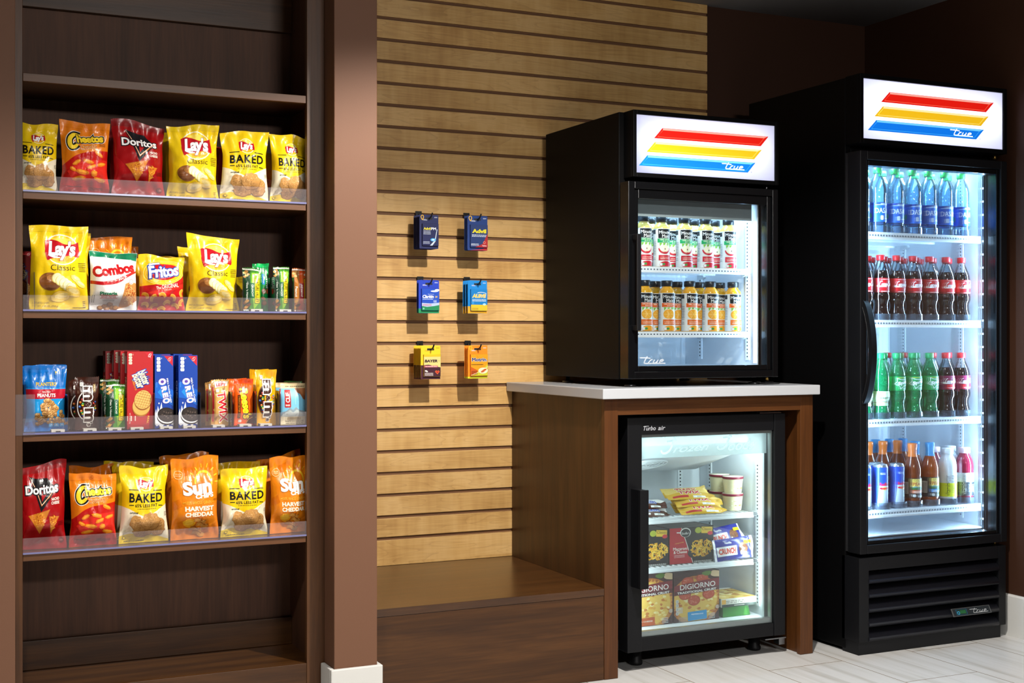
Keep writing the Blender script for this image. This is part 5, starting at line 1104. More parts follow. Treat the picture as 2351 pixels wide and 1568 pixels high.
WBOT = [(.012, .003), (.026, 0), (.0300, .004), (.0310, .012), (.0300, .030), (.0312, .038), (.0312, .112), (.0302, .116), (.0312, .124), (.0300, .130), (.0312, .138), (.0312, .158), (.0300, .170), (.0265, .184), (.0205, .198), (.0150, .208), (.0130, .213), (.0128, .216), (.0150, .217), (.0150, .219), (.0128, .220), (.0128, .224)]
def seg_ms(prof, liq, zl, top): return [liq if prof[i][1] < zl else top for i in range(len(prof)-1)]
def bottle(name, lb, cat, prof, liq, zl, capcol, lz, lcol, artf, top=PET, caprz=(.0148, .216, .236), turn=-16, span=210):
    r = thing(name, lb, cat, (0, 0, 0)); MB().lathe(prof, liq, 30, ms=seg_ms(prof, liq, zl, top)).build('bottle', r)
    if capcol: cap(caprz[0], caprz[1], caprz[2], capcol, r)
    if lz: label(r, prof, lz[0], lz[1], lcol, artf, span, turn)
    return r
# --- label artwork (x 0..1 round the front, y 0..1 up)
def script_cola(a, cx, cy, k, c, pen=.017):
    P = lambda pts: [(cx+x*k, cy+y*k/a.a*.55) for x, y in pts]
    for pts in ([(.14, .52), (.10, .62), (0, .55), (-.13, .2), (-.16, -.15), (-.08, -.35), (.02, -.28), (.12, -.05)],                         # C
                [(.16, .12), (.10, .02), (.12, -.22), (.18, -.25), (.24, -.02), (.21, .14), (.15, .12)],                                     # o
                [(.40, .10), (.34, .14), (.28, -.02), (.29, -.22), (.35, -.26), (.42, -.10)],                                                # c
                [(.56, .12), (.49, .14), (.44, -.04), (.46, -.24), (.52, -.20), (.58, .14), (.57, -.18), (.62, -.26), (.66, -.12)],          # a
                [(.62, .04), (.74, .05)],
                [(1.02, .50), (.98, .62), (.90, .52), (.79, .2), (.76, -.12), (.82, -.32), (.92, -.26), (1.0, -.05)],                        # C
                [(1.04, .12), (.99, 0), (1.02, -.22), (1.08, -.24), (1.12, 0), (1.08, .13), (1.03, .12)], [(1.16, -.2), (1.26, .5), (1.22, .6), (1.18, .3), (1.18, -.2), (1.24, -.26)], [(1.40, .12), (1.33, .12), (1.29, -.1), (1.33, -.25), (1.41, .1), (1.42, -.2), (1.5, -.2)],
                [(-.16, -.15), (-.30, -.20), (-.36, -.34), (-.2, -.42), (.2, -.40), (.6, -.44)]):
        q = smooth_line(pts, 4); a.stroke(P(q), [pen*(.55+.6*abs(math.sin(2.2*i/len(q)*PI))) for i in range(len(q))], c)
def L_cola(a): a.rect(0, 0, 1, .12, '#8c0c12'); a.small(.55, .93, .3, 1, '#f0c8c4', .04); script_cola(a, .40, .55, .30, '#f6f0ee', .024); a.small(.60, .09, .4, 1, '#e8b0a8', .05)
def L_cherry(a): a.rect(.0, 0, .36, 1, '#6a1040'); a.rect(.42, .05, .86, .36, '#c01820'); script_cola(a, .42, .58, .27, '#f6f0ee', .024); a.small(.18, .7, .2, 4, '#b86a90', .04, .1); a.small(.62, .16, .3, 1, '#f0d0d0', .05)
def L_lime(a):
    a.poly([(.28, .48), (.37, .64), (.36, .92), (.50, .80), (.66, .78), (.84, .86), (.80, .60), (.92, .46), (.78, .36), (.60, .30), (.48, .08), (.45, .30)], '#e6f0ea'); a.poly([(.31, .48), (.39, .63), (.39, .86), (.50, .76), (.66, .74), (.81, .81), (.77, .58), (.88, .47), (.76, .40), (.60, .34), (.49, .15), (.46, .33)], '#18904a')
    a.text('Sprite', .62, .55, .46, .30, '#f6f8f4', bold=.05, shear=.15, rot=10, edges=[(.05, '#0c5a34')]); a.small(.55, .92, .3, 1, '#d8d040', .04); a.small(.68, .2, .25, 2, '#bce0c8', .03, .07)
def L_water(a): a.rect(0, .86, 1, 1, '#1a3c8c'); a.small(.62, .95, .3, 2, '#dce8f4', .025, .05); a.stroke([(.3, .87), (.9, .87)], .015, '#c8dcf0'); a.text('DASANI', .60, .58, .62, .26, '#f0f4f8', bold=.005); a.rrect(.46, .10, .56, .33, '#d8e2ea', .03); a.small(.75, .2, .3, 1, '#c8dcf0', .04); a.blob(.12, .34, .06, .14, '#2a9a4a', 3); a.ell(.5, .0, .6, .08, '#2060c0')
def L_ginger(a): a.rect(0, .80, 1, 1, '#c8dc9c'); a.rect(0, .0, 1, .12, '#c8dc9c'); a.text("Seagram's", .62, .55, .62, .20, '#2a3428', bold=.0); a.text('GINGER ALE', .62, .30, .4, .06, '#3a4434', bold=.01); a.rect(0, .20, 1, .24, '#c89868')
def L_peak(c):
    def f(a): a.rect(.30, .40, .72, .97, '#2a1a10'); a.rect(.32, .42, .70, .95, '#e8c860'); a.text('GOLD', .51, .87, .32, .09, '#4a5a2a', bold=.0); a.text('PEAK', .51, .70, .36, .17, '#a02818', bold=.02); a.poly([(.32, .42), (.70, .42), (.70, .5), (.58, .55), (.45, .52), (.32, .54)], '#3a6a3a'); a.poly([(.32, .54), (.42, .60), (.52, .55), (.60, .60), (.70, .52), (.70, .5), (.58, .55), (.45, .52)], '#7aa0a0'); a.rect(.32, .24, .70, .40, c); a.small(.51, .34, .3, 2, '#f0e0d0', .03, .06); a.rrect(.34, .05, .43, .19, '#d8d4cc', .03); a.small(.60, .12, .2, 2, '#d8d4cc', .03, .05); a.rect(.0, .2, .2, .8, '#b8b0a4'); a.small(.1, .7, .15, 7, '#3a2a1c', .025, .07)
    return f
def L_vit(c, tc, dark):
    def f(a): a.rect(0, 0, 1, .60, c); a.text('vitamin', .33, .32, .55*a.a, .13/a.a, dark, bold=.02, rot=90); a.text('water', .33, .76, .36*a.a, .13/a.a, '#7a7c80', rot=90); a.text('zero', .62, .85, .34, .17, tc, bold=-.005); a.small(.62, .70, .34, 2, '#6a6c70', .025, .05); a.small(.62, .5, .3, 6, dark if c != '#1a1c1e' else '#c8c8c8', .022, .06); a.rrect(.72, .06, .80, .18, '#e8e8e4', .03)
    return f
def L_mm(juice):
    def f(a):
        g, fr = ('#1c9a58', '#c01c2c') if juice == 'APPLE' else ('#dc5a14', '#e89a1c')
        a.rect(0, .0, .24, 1, '#e0e0dc'); a.small(.12, .74, .17, 14, '#5a5c60', .018, .042); a.rect(.0, .86, .2, .97, '#16181a')
        a.rect(.30, .74, .74, .985, '#141618'); a.text('Minute', .52, .90, .38, .085, '#f4f4f0', bold=.01); a.text('Maid', .56, .80, .26, .085, '#f4f4f0', bold=.01)
        a.rect(.27, .63, .77, .735, g); a.text('100% ' + juice, .53, .705, .36, .032, '#f0f0d8', bold=.01); a.text('JUICE', .55, .66, .2, .03, '#f0f0d8', bold=.01)
        for x in (.34, .46, .60, .70): a.poly([(x, .62), (x+.10, .62), (x+.02, .53)], '#7ab83a')
        if juice == 'APPLE':
            a.poly(arc(.52, .50, .22, .17, 190, 350, 14)+arc(.52, .515, .19, .12, 350, 190, 14), fr); a.ell(.52, .47, .16, .09, '#efe9c8'); a.ell(.53, .46, .015, .025, '#4a2a14')
        else: a.ell(.52, .44, .21, .14, '#f4e4c0'); a.ell(.52, .44, .19, .125, '#e8941a'); a.ell(.52, .44, .17, .11, '#f0aa2c'); [a.stroke([(.52, .44), (.52+.17*math.cos(t*1.05), .44+.11*math.sin(t*1.05))], .01, '#f6d080') for t in range(6)]; a.rect(.28, .47, .76, .60, '#f0f0ec') if False else None
        a.rect(.32, .16, .76, .30, fr if juice == 'APPLE' else '#dc6414'); a.small(.54, .25, .34, 2, '#f4dcc8', .016, .04); a.ell(.55, .05, .20, .09, fr); a.ell(.48, .06, .05, .03, '#3a8a3a'); a.rrect(.36, .02, .44, .09, '#e8e8e4', .02)
    return f
def place_rows(make, proto, spots, z, names, group):
    """first spot takes the prototype, the rest are copies of it and its parts"""
    R = random.Random(len(names)+int(z*100))
    for k, ((x, y), nm) in enumerate(zip(spots, names)):
        rz = R.uniform(-.12, .12)
        if k == 0: proto.location = (x, y, z); proto.rotation_euler = (0, 0, rz); proto['label'] = nm; proto['group'] = group
        else: dup(proto, (x, y, z), rz, nm, group)
YT = 3.680
def cols(us, Y=YT): return [X_at(u, Y) for u in us]
WX = cols([2015, 2055, 2095, 2131, 2168, 2206]); PX = cols([2021.6, 2058.6, 2096, 2134, 2171.6, 2207])
pit = (PX[5]-PX[0])/5; PXL = PX[0]-pit
Z1, Z2, Z3, Z4 = [z+.0006 for z in TS]
def row_names(kind, n, shelf, row='front row', first=0): return ['%s, %s in the %s, %s' % (kind, ORD[i+first], row, shelf) for i in range(n)]
SH = ['top shelf of tall refrigerator', 'second shelf of tall refrigerator', 'third shelf of tall refrigerator', 'lowest shelf of tall refrigerator']
w0 = bottle('water_bottle', 'x', 'bottle', WBOT, WATER, .150, '#2a9a46', (.040, .110), '#1a58b4', L_water, top=WATER)
place_rows(None, w0, [(WX[0]-pit, YT)]+[(x, YT) for x in WX]+[(x, YT+.068) for x in [WX[0]]+WX[1:]], Z1, ['blue-labelled water bottle at left edge of front row, half hidden by door frame']+row_names('blue-labelled water bottle', 6, SH[0], first=1)+row_names('green-capped water bottle', 6, SH[0], 'second row'), 'water bottles on the top shelf')
c0 = bottle('cola_bottle', 'x', 'bottle', SODA, COLA, .168, '#c8141c', (.101, .152), '#b8121a', L_cola)
place_rows(None, c0, [(PXL, YT)]+[(x, YT) for x in PX]+[(x, YT+.068) for x in PX]+[(x, YT+.136) for x in PX[1:5]], Z2, ['red-labelled cola bottle at left edge of front row, half hidden by door frame']+row_names('red-labelled cola bottle', 6, SH[1], first=1)+row_names('red-capped cola bottle', 6, SH[1], 'second row')+row_names('red-capped cola bottle', 4, SH[1], 'third row'), 'cola bottles on the second shelf')
g0 = bottle('ginger_ale_bottle', 'x', 'bottle', SODA, GREENB, .19, '#1c9a58', (.048, .100), '#d4e2b4', L_ginger, top=GREENB)
place_rows(None, g0, [(PX[0], YT), (PXL, YT)], Z3, ['green ginger ale bottle with pale label beside the door handle, third shelf', 'green ginger ale bottle half hidden by the door frame, third shelf'], 'ginger ale bottles')
s0 = bottle('lime_soda_bottle', 'x', 'bottle', SODA, GREENB, .19, '#1c9a58', (.101, .152), '#18904a', L_lime, top=GREENB)
place_rows(None, s0, [(x, YT) for x in PX[1:4]]+[(x, YT+.068) for x in PX[1:4]], Z3, row_names('star-labelled lime soda', 3, SH[2])+row_names('green-capped soda', 3, SH[2], 'second row'), 'lime soda bottles')
ch0 = bottle('cherry_cola_bottle', 'x', 'bottle', SODA, COLA, .168, '#d02028', (.101, .152), '#7a1440', L_cherry)
place_rows(None, ch0, [(x, YT) for x in PX[4:]]+[(x, YT+.068) for x in PX[4:]]+[(x, YT+.136) for x in PX[1:4]], Z3, ['cherry cola bottle with plum label beside the lime sodas, third shelf', 'cherry cola bottle with plum label at right end, third shelf']+['red-capped bottle behind the left cherry cola, third shelf', 'red-capped bottle behind the right cherry cola, third shelf']+row_names('red-capped bottle', 3, SH[2], 'back row'), 'cherry cola bottles')
TEAB = [(.012, .003), (.027, 0), (.0315, .004), (.0315, .020), (.029, .026), (.0315, .032), (.0315, .108), (.030, .114), (.0315, .122), (.0305, .140), (.025, .162), (.0175, .182), (.0150, .192), (.0150, .214), (.0165, .216), (.0165, .222), (.0150, .226)]
def tea(lb, capc, stripe, liq):
    r = bottle('tea_bottle', lb, 'bottle', TEAB, liq, .182, None, (.034, .106), '#3a2214' if stripe != '#2a80c0' else '#2a2420', L_peak(stripe), top=mat(capc, .3), turn=-2)
    MB().lathe([(.0162, .180), (.0155, .192), (.0157, .212), (.0172, .216), (.0172, .228), (.0155, .2305), (.0005, .2305)], mat(capc, .3), 24).build('cap', r); return r
t0 = tea('x', '#d8702a', '#c8603a', TEA); XT = X_at(2095, YT)
place_rows(None, t0, [(XT, YT)]+[(X_at(u, YT+.125), YT+.125) for u in (1994, 2027, 2061)], Z4, ['brown tea bottle with orange cap in front, lowest shelf']+row_names('orange-capped tea bottle', 3, SH[3], 'second row'), 'orange-capped tea bottles')
b0 = tea('x', '#3a8cc4', '#2a80c0', TEA2)
place_rows(None, b0, [(X_at(2135, YT), YT)]+[(X_at(u, YT+.192), YT+.192) for u in (2010, 2042, 2073)]+[(X_at(2101, YT+.07), YT+.07)], Z4, ['amber tea bottle with blue cap in front, lowest shelf']+row_names('blue-capped tea bottle', 3, SH[3], 'back row')+['blue-capped bottle just behind the two front tea bottles, lowest shelf'], 'blue-capped tea bottles')
VIT = [(.012, .003), (.028, 0), (.0335, .005), (.0335, .022), (.0325, .026), (.0335, .030), (.0335, .115), (.0325, .120), (.0335, .128), (.033, .145), (.0285, .165), (.0215, .178), (.0180, .184), (.0180, .196)]
v0 = bottle('vitamin_drink_bottle', 'clear white vitamin drink bottle with yellow label on the lowest shelf', 'bottle', VIT, MILKY, .3, '#e8eaec', (.030, .114), '#e0e2e0', L_vit('#d8dc1c', '#2a2c30', '#1a1c10'), caprz=(.0205, .186, .207), turn=-4)
v0.location = (X_at(2175, YT), YT, Z4)
dup(v0, (X_at(2181, YT+.075), YT+.075, Z4+.0), .2, 'white-capped vitamin drink bottle behind the yellow-labelled one, lowest shelf')
v1 = bottle('vitamin_drink_bottle', 'crimson vitamin drink bottle with black label at right end, lowest shelf', 'bottle', VIT, BERRY, .3, '#e8c8d0', (.030, .114), '#dcdcdc', L_vit('#1a1c1e', '#c01840', '#d8d8d8'), caprz=(.0205, .186, .207), turn=-10)
v1.location = (X_at(2214, YT), YT, Z4)
dup(v1, (X_at(2145, YT+.075), YT+.075, Z4), .3, 'pink-capped vitamin drink bottle peeking out behind the blue-capped tea')
CAN = [(.010, .003), (.021, .001), (.0215, 0), (.0255, .008), (.0265, .014), (.0265, .150), (.0245, .158), (.0235, .160), (.0230, .1605), (.0222, .1575), (.0005, .1575)]
def can(lb):
    r = thing('energy_drink_can', lb, 'can', (0, 0, 0), group='energy drink cans'); al = mat('#c8ccd2', .22, .9)
    MB().lathe(CAN, al, 30).build('can_body', r)
    def f(a):
        a.rect(0, 0, 1, 1, '#1a3f9c'); a.poly([(.28, 0), (.36, .52), (.80, .52), (.72, 0)], '#b8c0ca'); a.poly([(.0, 0), (.28, 0), (.36, .52), (.1, .52)], '#1c48ac')
        a.text('Red', .48, .56, .20, .085, '#d0142c', bold=.03); a.text('Bull', .68, .56, .20, .085, '#d0142c', bold=.03); a.ell(.58, .45, .10, .045, '#e8b820'); a.blob(.48, .45, .11, .03, '#d0142c', 4); a.blob(.68, .45, .11, .03, '#d0142c', 5); a.small(.5, .86, .2, 2, '#d0d8e8', .012, .03)
    label(r, CAN, .014, .150, '#1a3f9c', f, 210, -14); return r
k0 = can('x'); kx = X_at(2059, YT)
place_rows(None, k0, [(kx, YT), (kx-.076, YT), (kx-.152, YT), (kx-.045, YT+.058), (kx-.12, YT+.058)], Z4, ['blue and silver energy drink can, rightmost in front, lowest shelf', 'blue and silver energy drink can, second from right in front, lowest shelf', 'blue and silver energy drink can at far left, cut by the door frame', 'energy drink can behind and between the two front cans', 'energy drink can in second row at far left'], 'energy drink cans')
STOP = clear('stop_plastic', (.70, .76, .84), 2.5, .08, body=.06, bodycol=(.7, .8, .95))
def guide(z, xs, R, lb, y=YT):
    g = thing('bottle_guide', lb, 'bottle guide', ((TI0+TI1)/2, y, z), group='clear bottle stops')
    for x in xs:
        m = MB(); n = 14; o = x-(TI0+TI1)/2; inn = []; out = []
        for i in range(n+1): a = PI+PI*i/n; out.append((o+(R+.0018)*math.cos(a), (R+.0018)*math.sin(a))); inn.append((o+R*math.cos(a), R*math.sin(a)))
        m.prism(out+inn[::-1], 2, .0012, .025, STOP); m.build('front_stop', g)
guide(TS[0], [WX[0]-pit]+WX, .0335, 'row of clear stops holding the front water bottles'); guide(TS[1], [PXL]+PX, .0335, 'row of clear stops holding the front cola bottles')
guide(TS[2], [PXL]+PX, .0335, 'row of clear stops holding the green and cherry sodas'); guide(TS[3], [kx-.076, kx, XT, X_at(2135, YT), X_at(2175, YT), X_at(2214, YT)], .0355, 'row of clear stops in front of cans and teas')
# --- juices in the countertop cooler
JB = [(.012, .002), (.024, 0), (.0285, .004), (.0290, .020), (.0278, .040), (.0270, .070), (.0266, .100), (.0282, .120), (.0285, .132), (.0265, .142), (.0200, .150), (.0170, .155), (.0165, .158), (.0165, .162)]
YM = 3.843
for juice, z, us, us2, liq, shelf in (('APPLE', MS[0], (1478, 1519, 1571, 1620, 1672), (1492, 1542, 1592, 1640), APPLE, 'upper shelf'), ('ORANGE', MS[1], (1480, 1531, 1583.5, 1631, 1683), (1504, 1554, 1605, 1652), ORANGE, 'lower shelf')):
    j = bottle('juice_bottle', 'x', 'bottle', JB, liq, .2, '#101418', (.004, .134), '#e6e6e2', L_mm(juice), caprz=(.0192, .157, .177), turn=-16)
    k = ('apple', 'orange')[juice == 'ORANGE']
    place_rows(None, j, [(X_at(u, YM), YM) for u in us]+[(X_at(u, YM+.064), YM+.064) for u in us2], z+.0006, ['%s juice bottle, %s in the front row of the %s' % (k, ORD[i], shelf) for i in range(5)]+['%s juice bottle, %s in the second row of the %s' % (k, ORD[i], shelf) for i in range(4)], '%s juice bottles' % k)
# --- freezer
def lying(name, lb, cat, group, artf, base, c, length, width, T, up=.75, yaw=0, roll=0, seed=1, **kw):
    """wrapper lying along the shelf, its printed face turned up and forward"""
    mb = bag_mesh(artf(length/width) if artf else None, width, length, T, base, seed, nu=14, nv=30, pinch=.02, topwave=.0, **kw)
    for i, v in enumerate(mb.v): mb.v[i] = (v[0], v[1], v[2]-length/2)
    l = Vector((math.cos(yaw), math.sin(yaw), roll)).normalized(); n = Vector((0, -math.cos(up), math.sin(up))); n = (n-l*n.dot(l)).normalized()
    M = Matrix((( -n.cross(l)[0], -n[0], l[0]), (-n.cross(l)[1], -n[1], l[1]), (-n.cross(l)[2], -n[2], l[2])))
    o = mb.build(name, None, c); o.rotation_euler = M.to_euler(); return tag(o, lb, cat, group)
def art_icebar(word, wc, bg1, bg2):
    def f(asp):
        a = Art(asp); a.poly([(0, 0), (.45, 0), (.4, .5), (.45, 1), (0, 1)], bg1); a.text(word, .42, .52, .50*asp, .34/asp, wc, bold=.04, rot=90, edges=[(.06, '#f4f0e8')]); a.rect(.76, .56, .92, .84, '#e8e6e2'); a.small(.84, .74, .13, 4, '#2a2a2a', .012, .025, 3); a.rect(.70, .12, .86, .46, '#c03030' if wc != '#2448b0' else '#e8e4e0'); return a
    return f
zf = FS[0]+.0008
GB = foil('#dcae3e'); tw = art_icebar('TWIX', '#c81c24', '#ecca70', '#dcae3e'); sn = art_icebar('SNICKERS', '#2448b0', '#f0eae6', '#4a2418')
for k, (u, yy, dz, yaw, rl, lb) in enumerate(((1610, 3.832, .017, .0, .0, 'gold ice cream bar wrapper at the bottom front of the gold stack'), (1596, 3.890, .017, .0, .0, 'gold ice cream bar wrapper at the bottom back of the gold stack'),
        (1601, 3.850, .041, -.02, .0, 'gold ice cream bar on the middle layer, front, of the gold stack'), (1590, 3.908, .041, .0, .0, 'gold ice cream bar on the middle layer, back, of the gold stack'),
        (1580, 3.868, .065, .0, .0, 'gold ice cream bar on the upper layer, front, of the gold stack'), (1572, 3.926, .065, .0, .0, 'topmost gold ice cream bar at the back of the gold stack'))):
    lying('ice_cream_bar', lb, 'ice cream bar', 'gold ice cream bars', tw, GB, (X_at(u, yy), yy, zf+dz), .185, .048, .014, .95, yaw, rl, 70+k, wr=1.0, serr=.001)
for k, (u, yy, dz, lb) in enumerate(((1492, 3.83, .017, 'brown and white ice cream bar, lower front one at left of the gold bars'), (1484, 3.848, .042, 'brown and white ice cream bar, upper front one at left of the gold bars'), (1480, 3.905, .030, 'brown and white ice cream bar behind at left of the gold bars'))):
    lying('ice_cream_bar', lb, 'ice cream bar', 'brown and white ice cream bars', sn, foil('#4a2418'), (X_at(u, yy), yy, zf+dz), .145, .046, .014, .95, .0, .0, 80+k, wr=1.0, serr=.001)
CUP = [(.010, .0015), (.0290, 0), (.0300, .001), (.0355, .053), (.0380, .053), (.0380, .0585), (.0370, .0595), (.0010, .0595)]
cupc = mat('#ece2bc', .5); maroon = mat('#7a2038', .4)
def ice_cup():
    r = thing('ice_cream_cup', 'x', 'ice cream cup', (0, 0, 0), group='ice cream cups'); MB().lathe(CUP[:4], cupc, 28).build('cup', r)
    m = MB(); m.lathe([(.0372, .052), (.0382, .0525), (.0382, .0588), (.0372, .0598)], maroon, 28); m.build('lid_rim', r); MB().lathe([(.0365, .0535), (.0365, .0600), (.0005, .0600)], mat('#efe6cc', .45), 28).build('lid', r)
    def f(a): a.text('Haagen-Dazs', .62, .66, .40, .07, '#3a2a3a', bold=.0); [a.blob(.35+.05*(i % 4)+.02*i, .2+.12*(i % 5), .03, .05, '#f4ecd0', i) for i in range(10)]; a.stroke([(.5, .35), (.6, .28), (.72, .34)], .02, '#7a8a3a'); a.ell(.66, .34, .06, .06, '#c8b84a'); a.ell(.58, .30, .05, .05, '#e8d890')
    label(r, CUP[1:4], .004, .050, '#e8deb6', f, 220, -14); return r
q0 = ice_cup(); cx1, cx2 = X_at(1682, 3.875), X_at(1652, 3.955)
place_rows(None, q0, [(cx1, 3.875)], zf, ['x'], 'ice cream cups'); q0['label'] = 'lower cream ice cream cup of the front stack'
dup(q0, (cx1, 3.874, zf+.0604), .1, 'upper cream ice cream cup of the front stack, maroon lid rim'); dup(q0, (cx2, 3.955, zf), -.1, 'lower cream ice cream cup of the stack behind'); dup(q0, (cx2, 3.955, zf+.0604), .2, 'upper cream ice cream cup of the stack behind'); dup(q0, (X_at(1626, 4.02), 4.03, zf), .3, 'single cream ice cream cup farther back beside the gold bars')
def fbox(name, lb, group, artf, col, u0, u1, Y, z, vt, d, shift=0, rz=0):
    Y0 = 3.80 if Y < 3.82 or z < .2 else 3.825
    x0, x1 = X_at(u0, Y0)+shift, X_at(u1, Y0)+shift; return carton(name, lb, 'frozen meal box', group, artf, col, x0, x1, Y, d, z, Z_at((u0+u1)/2, vt, Y0)-z, rz)
def art_mac(asp):
    a = Art(asp, card); a.poly([(0, 0), (.52, 0), (.26, 1), (0, 1)], '#b01a2a'); a.stroke([(.53, 0), (.27, 1)], .012, '#f0e8e0')
    a.ell(.74, .27, .33, .19, '#17181c'); a.ell(.74, .30, .32, .18, '#26282c'); R = random.Random(4); a.group()
    for i in range(70):
        t = R.uniform(0, 6.28); q = R.random()**.5; x, y = .74+.27*q*math.cos(t), .40+.22*q*math.sin(t)
        if y < .2: y = .22
        rt = R.uniform(0, 360); P = a.turn(arc(x, y, .05, .05/a.a, 20, 180, 6)+arc(x, y, .026, .026/a.a, 180, 20, 6), x, y, rt); a.poly(P, R.choice(['#e0a41c', '#f0c040', '#d8941a', '#f4d060']))
    a.group(False); a.ell(.36, .86, .12, .13, '#e8e6e0'); a.ell(.36, .85, .105, .115, '#15171a'); a.text("Stouffer's", .36, .84, .18, .07, '#f0eee8', bold=.0, shear=.2); a.stroke([(.16, .87), (.26, .86)], .02, '#e8e6e0')
    a.ell(.65, .90, .075, .085, '#a8b03a'); a.rrect(.72, .80, .97, .98, '#e0b83a', .01, -4); a.text('Classic', .845, .92, .22, .075, '#2a2418', bold=.0, rot=-4); a.ell(.92, .80, .06, .055, '#c83040')
    a.text('Macaroni', .24, .42, .32, .085, '#f4ece4', bold=.01); a.text('& Cheese', .24, .33, .30, .085, '#f4ece4', bold=.01); a.text('Celebrating', .22, .58, .2, .04, '#e8c050', shear=.3, rot=8); a.small(.22, .25, .24, 3, '#e8c0bc', .012, .03); a.small(.75, .05, .4, 2, '#c8c8c4', .02, .03); return a
zs2 = FS[1]+.0008
for k in range(3):
    fbox('frozen_meal_box', ('front macaroni box with red diagonal, right stack', 'second macaroni box of the right stack', 'rear macaroni box of the right stack')[k], 'macaroni boxes', art_mac, '#191a1e', 1537, 1638, 3.825+.044*k, zs2, 1210, .042, -.002*k)
    fbox('frozen_meal_box', ('front macaroni box half hidden by the door handle', 'second macaroni box behind the one at the handle', 'rear macaroni box behind the one at the handle')[k], 'macaroni boxes', art_mac, '#191a1e', 1434, 1534, 3.825+.044*k, zs2, 1218, .042, -.002*k)
def art_crunch(asp):
    a = Art(asp); a.rect(0, .94, 1, 1, '#e8e8ec'); a.rect(0, 0, 1, .06, '#e8e8ec'); a.rrect(.36, .08, .80, .56, '#eeeef0', .02); a.text('CRUNCH', .58, .32, .40*asp, .27/asp, '#d8452c', bold=.05, rot=90); a.text('Vanilla', .20, .36, .18*asp, .10/asp, '#f0f0f4', bold=.02, rot=90)
    a.ell(.52, .74, .26, .13, '#6a3a1c', 20); speckle(a, .52, .74, .22, .10, '#a86a3a', 40, .02, 3); a.ell(.72, .66, .10, .03, '#f0ead8'); a.rrect(.18, .78, .34, .96, '#e8cc1c', .02); a.small(.12, .3, .05, 2, '#d0d4e8', .02, .03); return a
CRN = foil('#2a2f8c')
for k, (u, yy, dz, yaw, rl, up, lb) in enumerate(((1683, 3.806, .041, .0, .05, .25, 'front blue ice cream bar wrapper with white panel, beside macaroni box'), (1662, 3.850, .078, .06, .10, .5, 'blue ice cream bar wrapper lying on top behind the front one'))):
    lying('ice_cream_bar', lb, 'ice cream bar', 'blue ice cream bars', art_crunch, CRN, (X_at(u, yy), yy, zs2+dz),   .165, .076, .018, up, yaw, rl, 90+k, wr=1.2, seal=.06)
def art_pizzabox(pep):
    def f(asp):
        a = Art(asp, card); a.ell(.48, .42, .56, .50, '#b8702a'); a.ell(.48, .42, .53, .47, '#d89a3c'); a.ell(.48, .42, .47, .42, '#e8bc58')
        R = random.Random(3+pep); a.group()
        for i in range(70): t = R.uniform(0, 6.28); q = R.random()**.5; a.blob(.48+.46*q*math.cos(t), .42+.41*q*math.sin(t), .04, .025, R.choice(['#f2d888', '#dca03c', '#c87830', '#f6e4a4']), i, .3, 9)
        for i in range(40): t = 2*PI*i/40; a.blob(.48+.52*math.cos(t), .42+.46*math.sin(t), .035, .03, R.choice(['#b0602a', '#c8843a', '#a05424']), i, .3, 8)
        a.group(False)
        if pep:
            for x, y in ((.24, .55), (.44, .42), (.76, .53), (.30, .80), (.62, .86)): a.ell(x, y, .135, .105, '#a83a20'); a.ell(x, y, .12, .092, '#c04a2a'); speckle(a, x, y, .1, .08, '#d8806a', 12, .012, int(x*99))
        a.poly([(0, .62), (.35, .64), (.7, .66), (1, .68), (1, .84), (.7, .82), (.3, .78), (0, .74)] if True else [], '#7a1420'); a.poly([(0, .545), (1, .60), (1, .685), (0, .625)], '#52101c')
        a.poly([(0, .93), (1, .93), (1, 1), (0, 1)], '#3a1c22'); a.blob(.92, .93, .12, .07, '#d8b890', 4); a.blob(.72, .95, .1, .05, '#5a7a2a', 5)
        a.text('DIGIORNO', .52, .715, .78, .105, '#f0ece6', bold=.01, rot=2); a.text('TRADITIONAL CRUST', .50, .605, .86, .045, '#f4f0ea', bold=.035, rot=2)
        if pep: a.rrect(.30, .02, .72, .20, '#2a94cc', .01, 2); a.text('PEPPERONI', .51, .14, .26, .026, '#f0f4f8', bold=.02)
        else: a.rrect(.10, -.02, .60, .16, '#c0582a', .01, 2); a.text('FOUR CHEESE', .36, .09, .38, .028, '#f0e4d8', bold=.02)
        nut_facts(a, .04, .46, .06, 4, .08, '#e0dcd8'); a.small(.14, .3, .1, 6, '#d8d4d0', .012, .02); a.ell(.96, .25, .045, .04, '#c8b0a0'); a.small(.83, .13, .14, 4, '#d8d4d0', .015, .03, 4); a.small(.19, .10, .18, 4, '#b8b0a8', .012, .025, 5); return a
    return f
zp = FZ0+.001
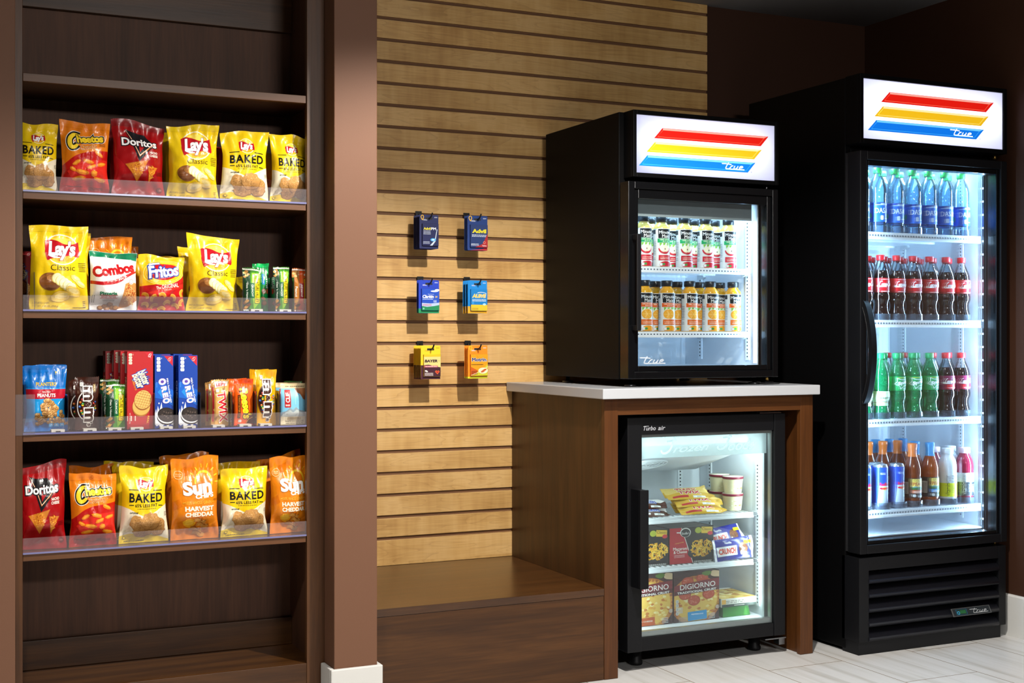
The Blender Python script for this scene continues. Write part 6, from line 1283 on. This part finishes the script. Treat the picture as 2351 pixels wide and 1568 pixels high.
for k in range(2):
    fbox('pizza_box', ('front red pepperoni pizza box standing at the bottom of the freezer', 'pizza box right behind the pepperoni one')[k], 'frozen pizza boxes', art_pizzabox(1), '#3a1418', 1547, 1651, 3.80+.043*k, zp, 1312, .041)
    fbox('pizza_box', ('front four-cheese pizza box partly hidden by the freezer handle', 'pizza box right behind the four-cheese one')[k], 'frozen pizza boxes', art_pizzabox(0), '#3a1418', 1441, 1544, 3.80+.043*k, zp, 1318, .041)
x0, x1 = X_at(1655, 3.80), X_at(1735, 3.80)
gb = MB(); gb.prism([(x0+.012, zp), (x1-.02, zp), (x1-.03, zp+.036), (x0+.012, zp+.036)], 1, 3.805, 3.93, card('#2f7a2a')); gb.prism([(x1-.05, zp+.001), (x1-.03, zp+.001), (x1-.04, zp+.035)], 1, 3.8042, 3.8048, card('#4a9a3a'))
tag(gb.build('frozen_meal_box', None, bevel=.001), 'green frozen meal box lying flat at the bottom right of the freezer', 'frozen meal box', 'flat frozen meal boxes')
wb = MB(); wb.box(x0, x1, 3.795, 3.965, zp+.0365, zp+.066, card('#d8d4c8')); aw = Art(.17/(x1-x0), card); aw.rect(0, 0, 1, 1, '#d8b860'); R = random.Random(6); aw.group()
for i in range(50): aw.blob(R.uniform(.05, .95), R.uniform(.05, .95), .07, .06, R.choice(['#e8cc7a', '#c89a3c', '#f0dca0', '#b07a30']), i, .3, 9)
aw.rect(0, .9, 1, 1, '#e8e4d8'); aw.lay(wb, lambda s, t: (x0+s*(x1-x0), 3.795+t*.17, zp+.066), lambda s, t: (0, 0, 1))
af = Art(.0295/(x1-x0), card); af.rect(0, .0, 1, .32, '#2a3a34'); af.small(.5, .75, .9, 2, '#8a8478', .1, .2); af.small(.5, .2, .3, 1, '#d8d4c8', .08); af.rect(0, .36, .12, .9, '#d8a040'); af.flat(wb, x0, zp+.0365, x1-x0, .0295, 3.795)
tag(wb.build('frozen_meal_box', None), 'white frozen meal box with cheesy picture, lying on the green box', 'frozen meal box', 'flat frozen meal boxes')
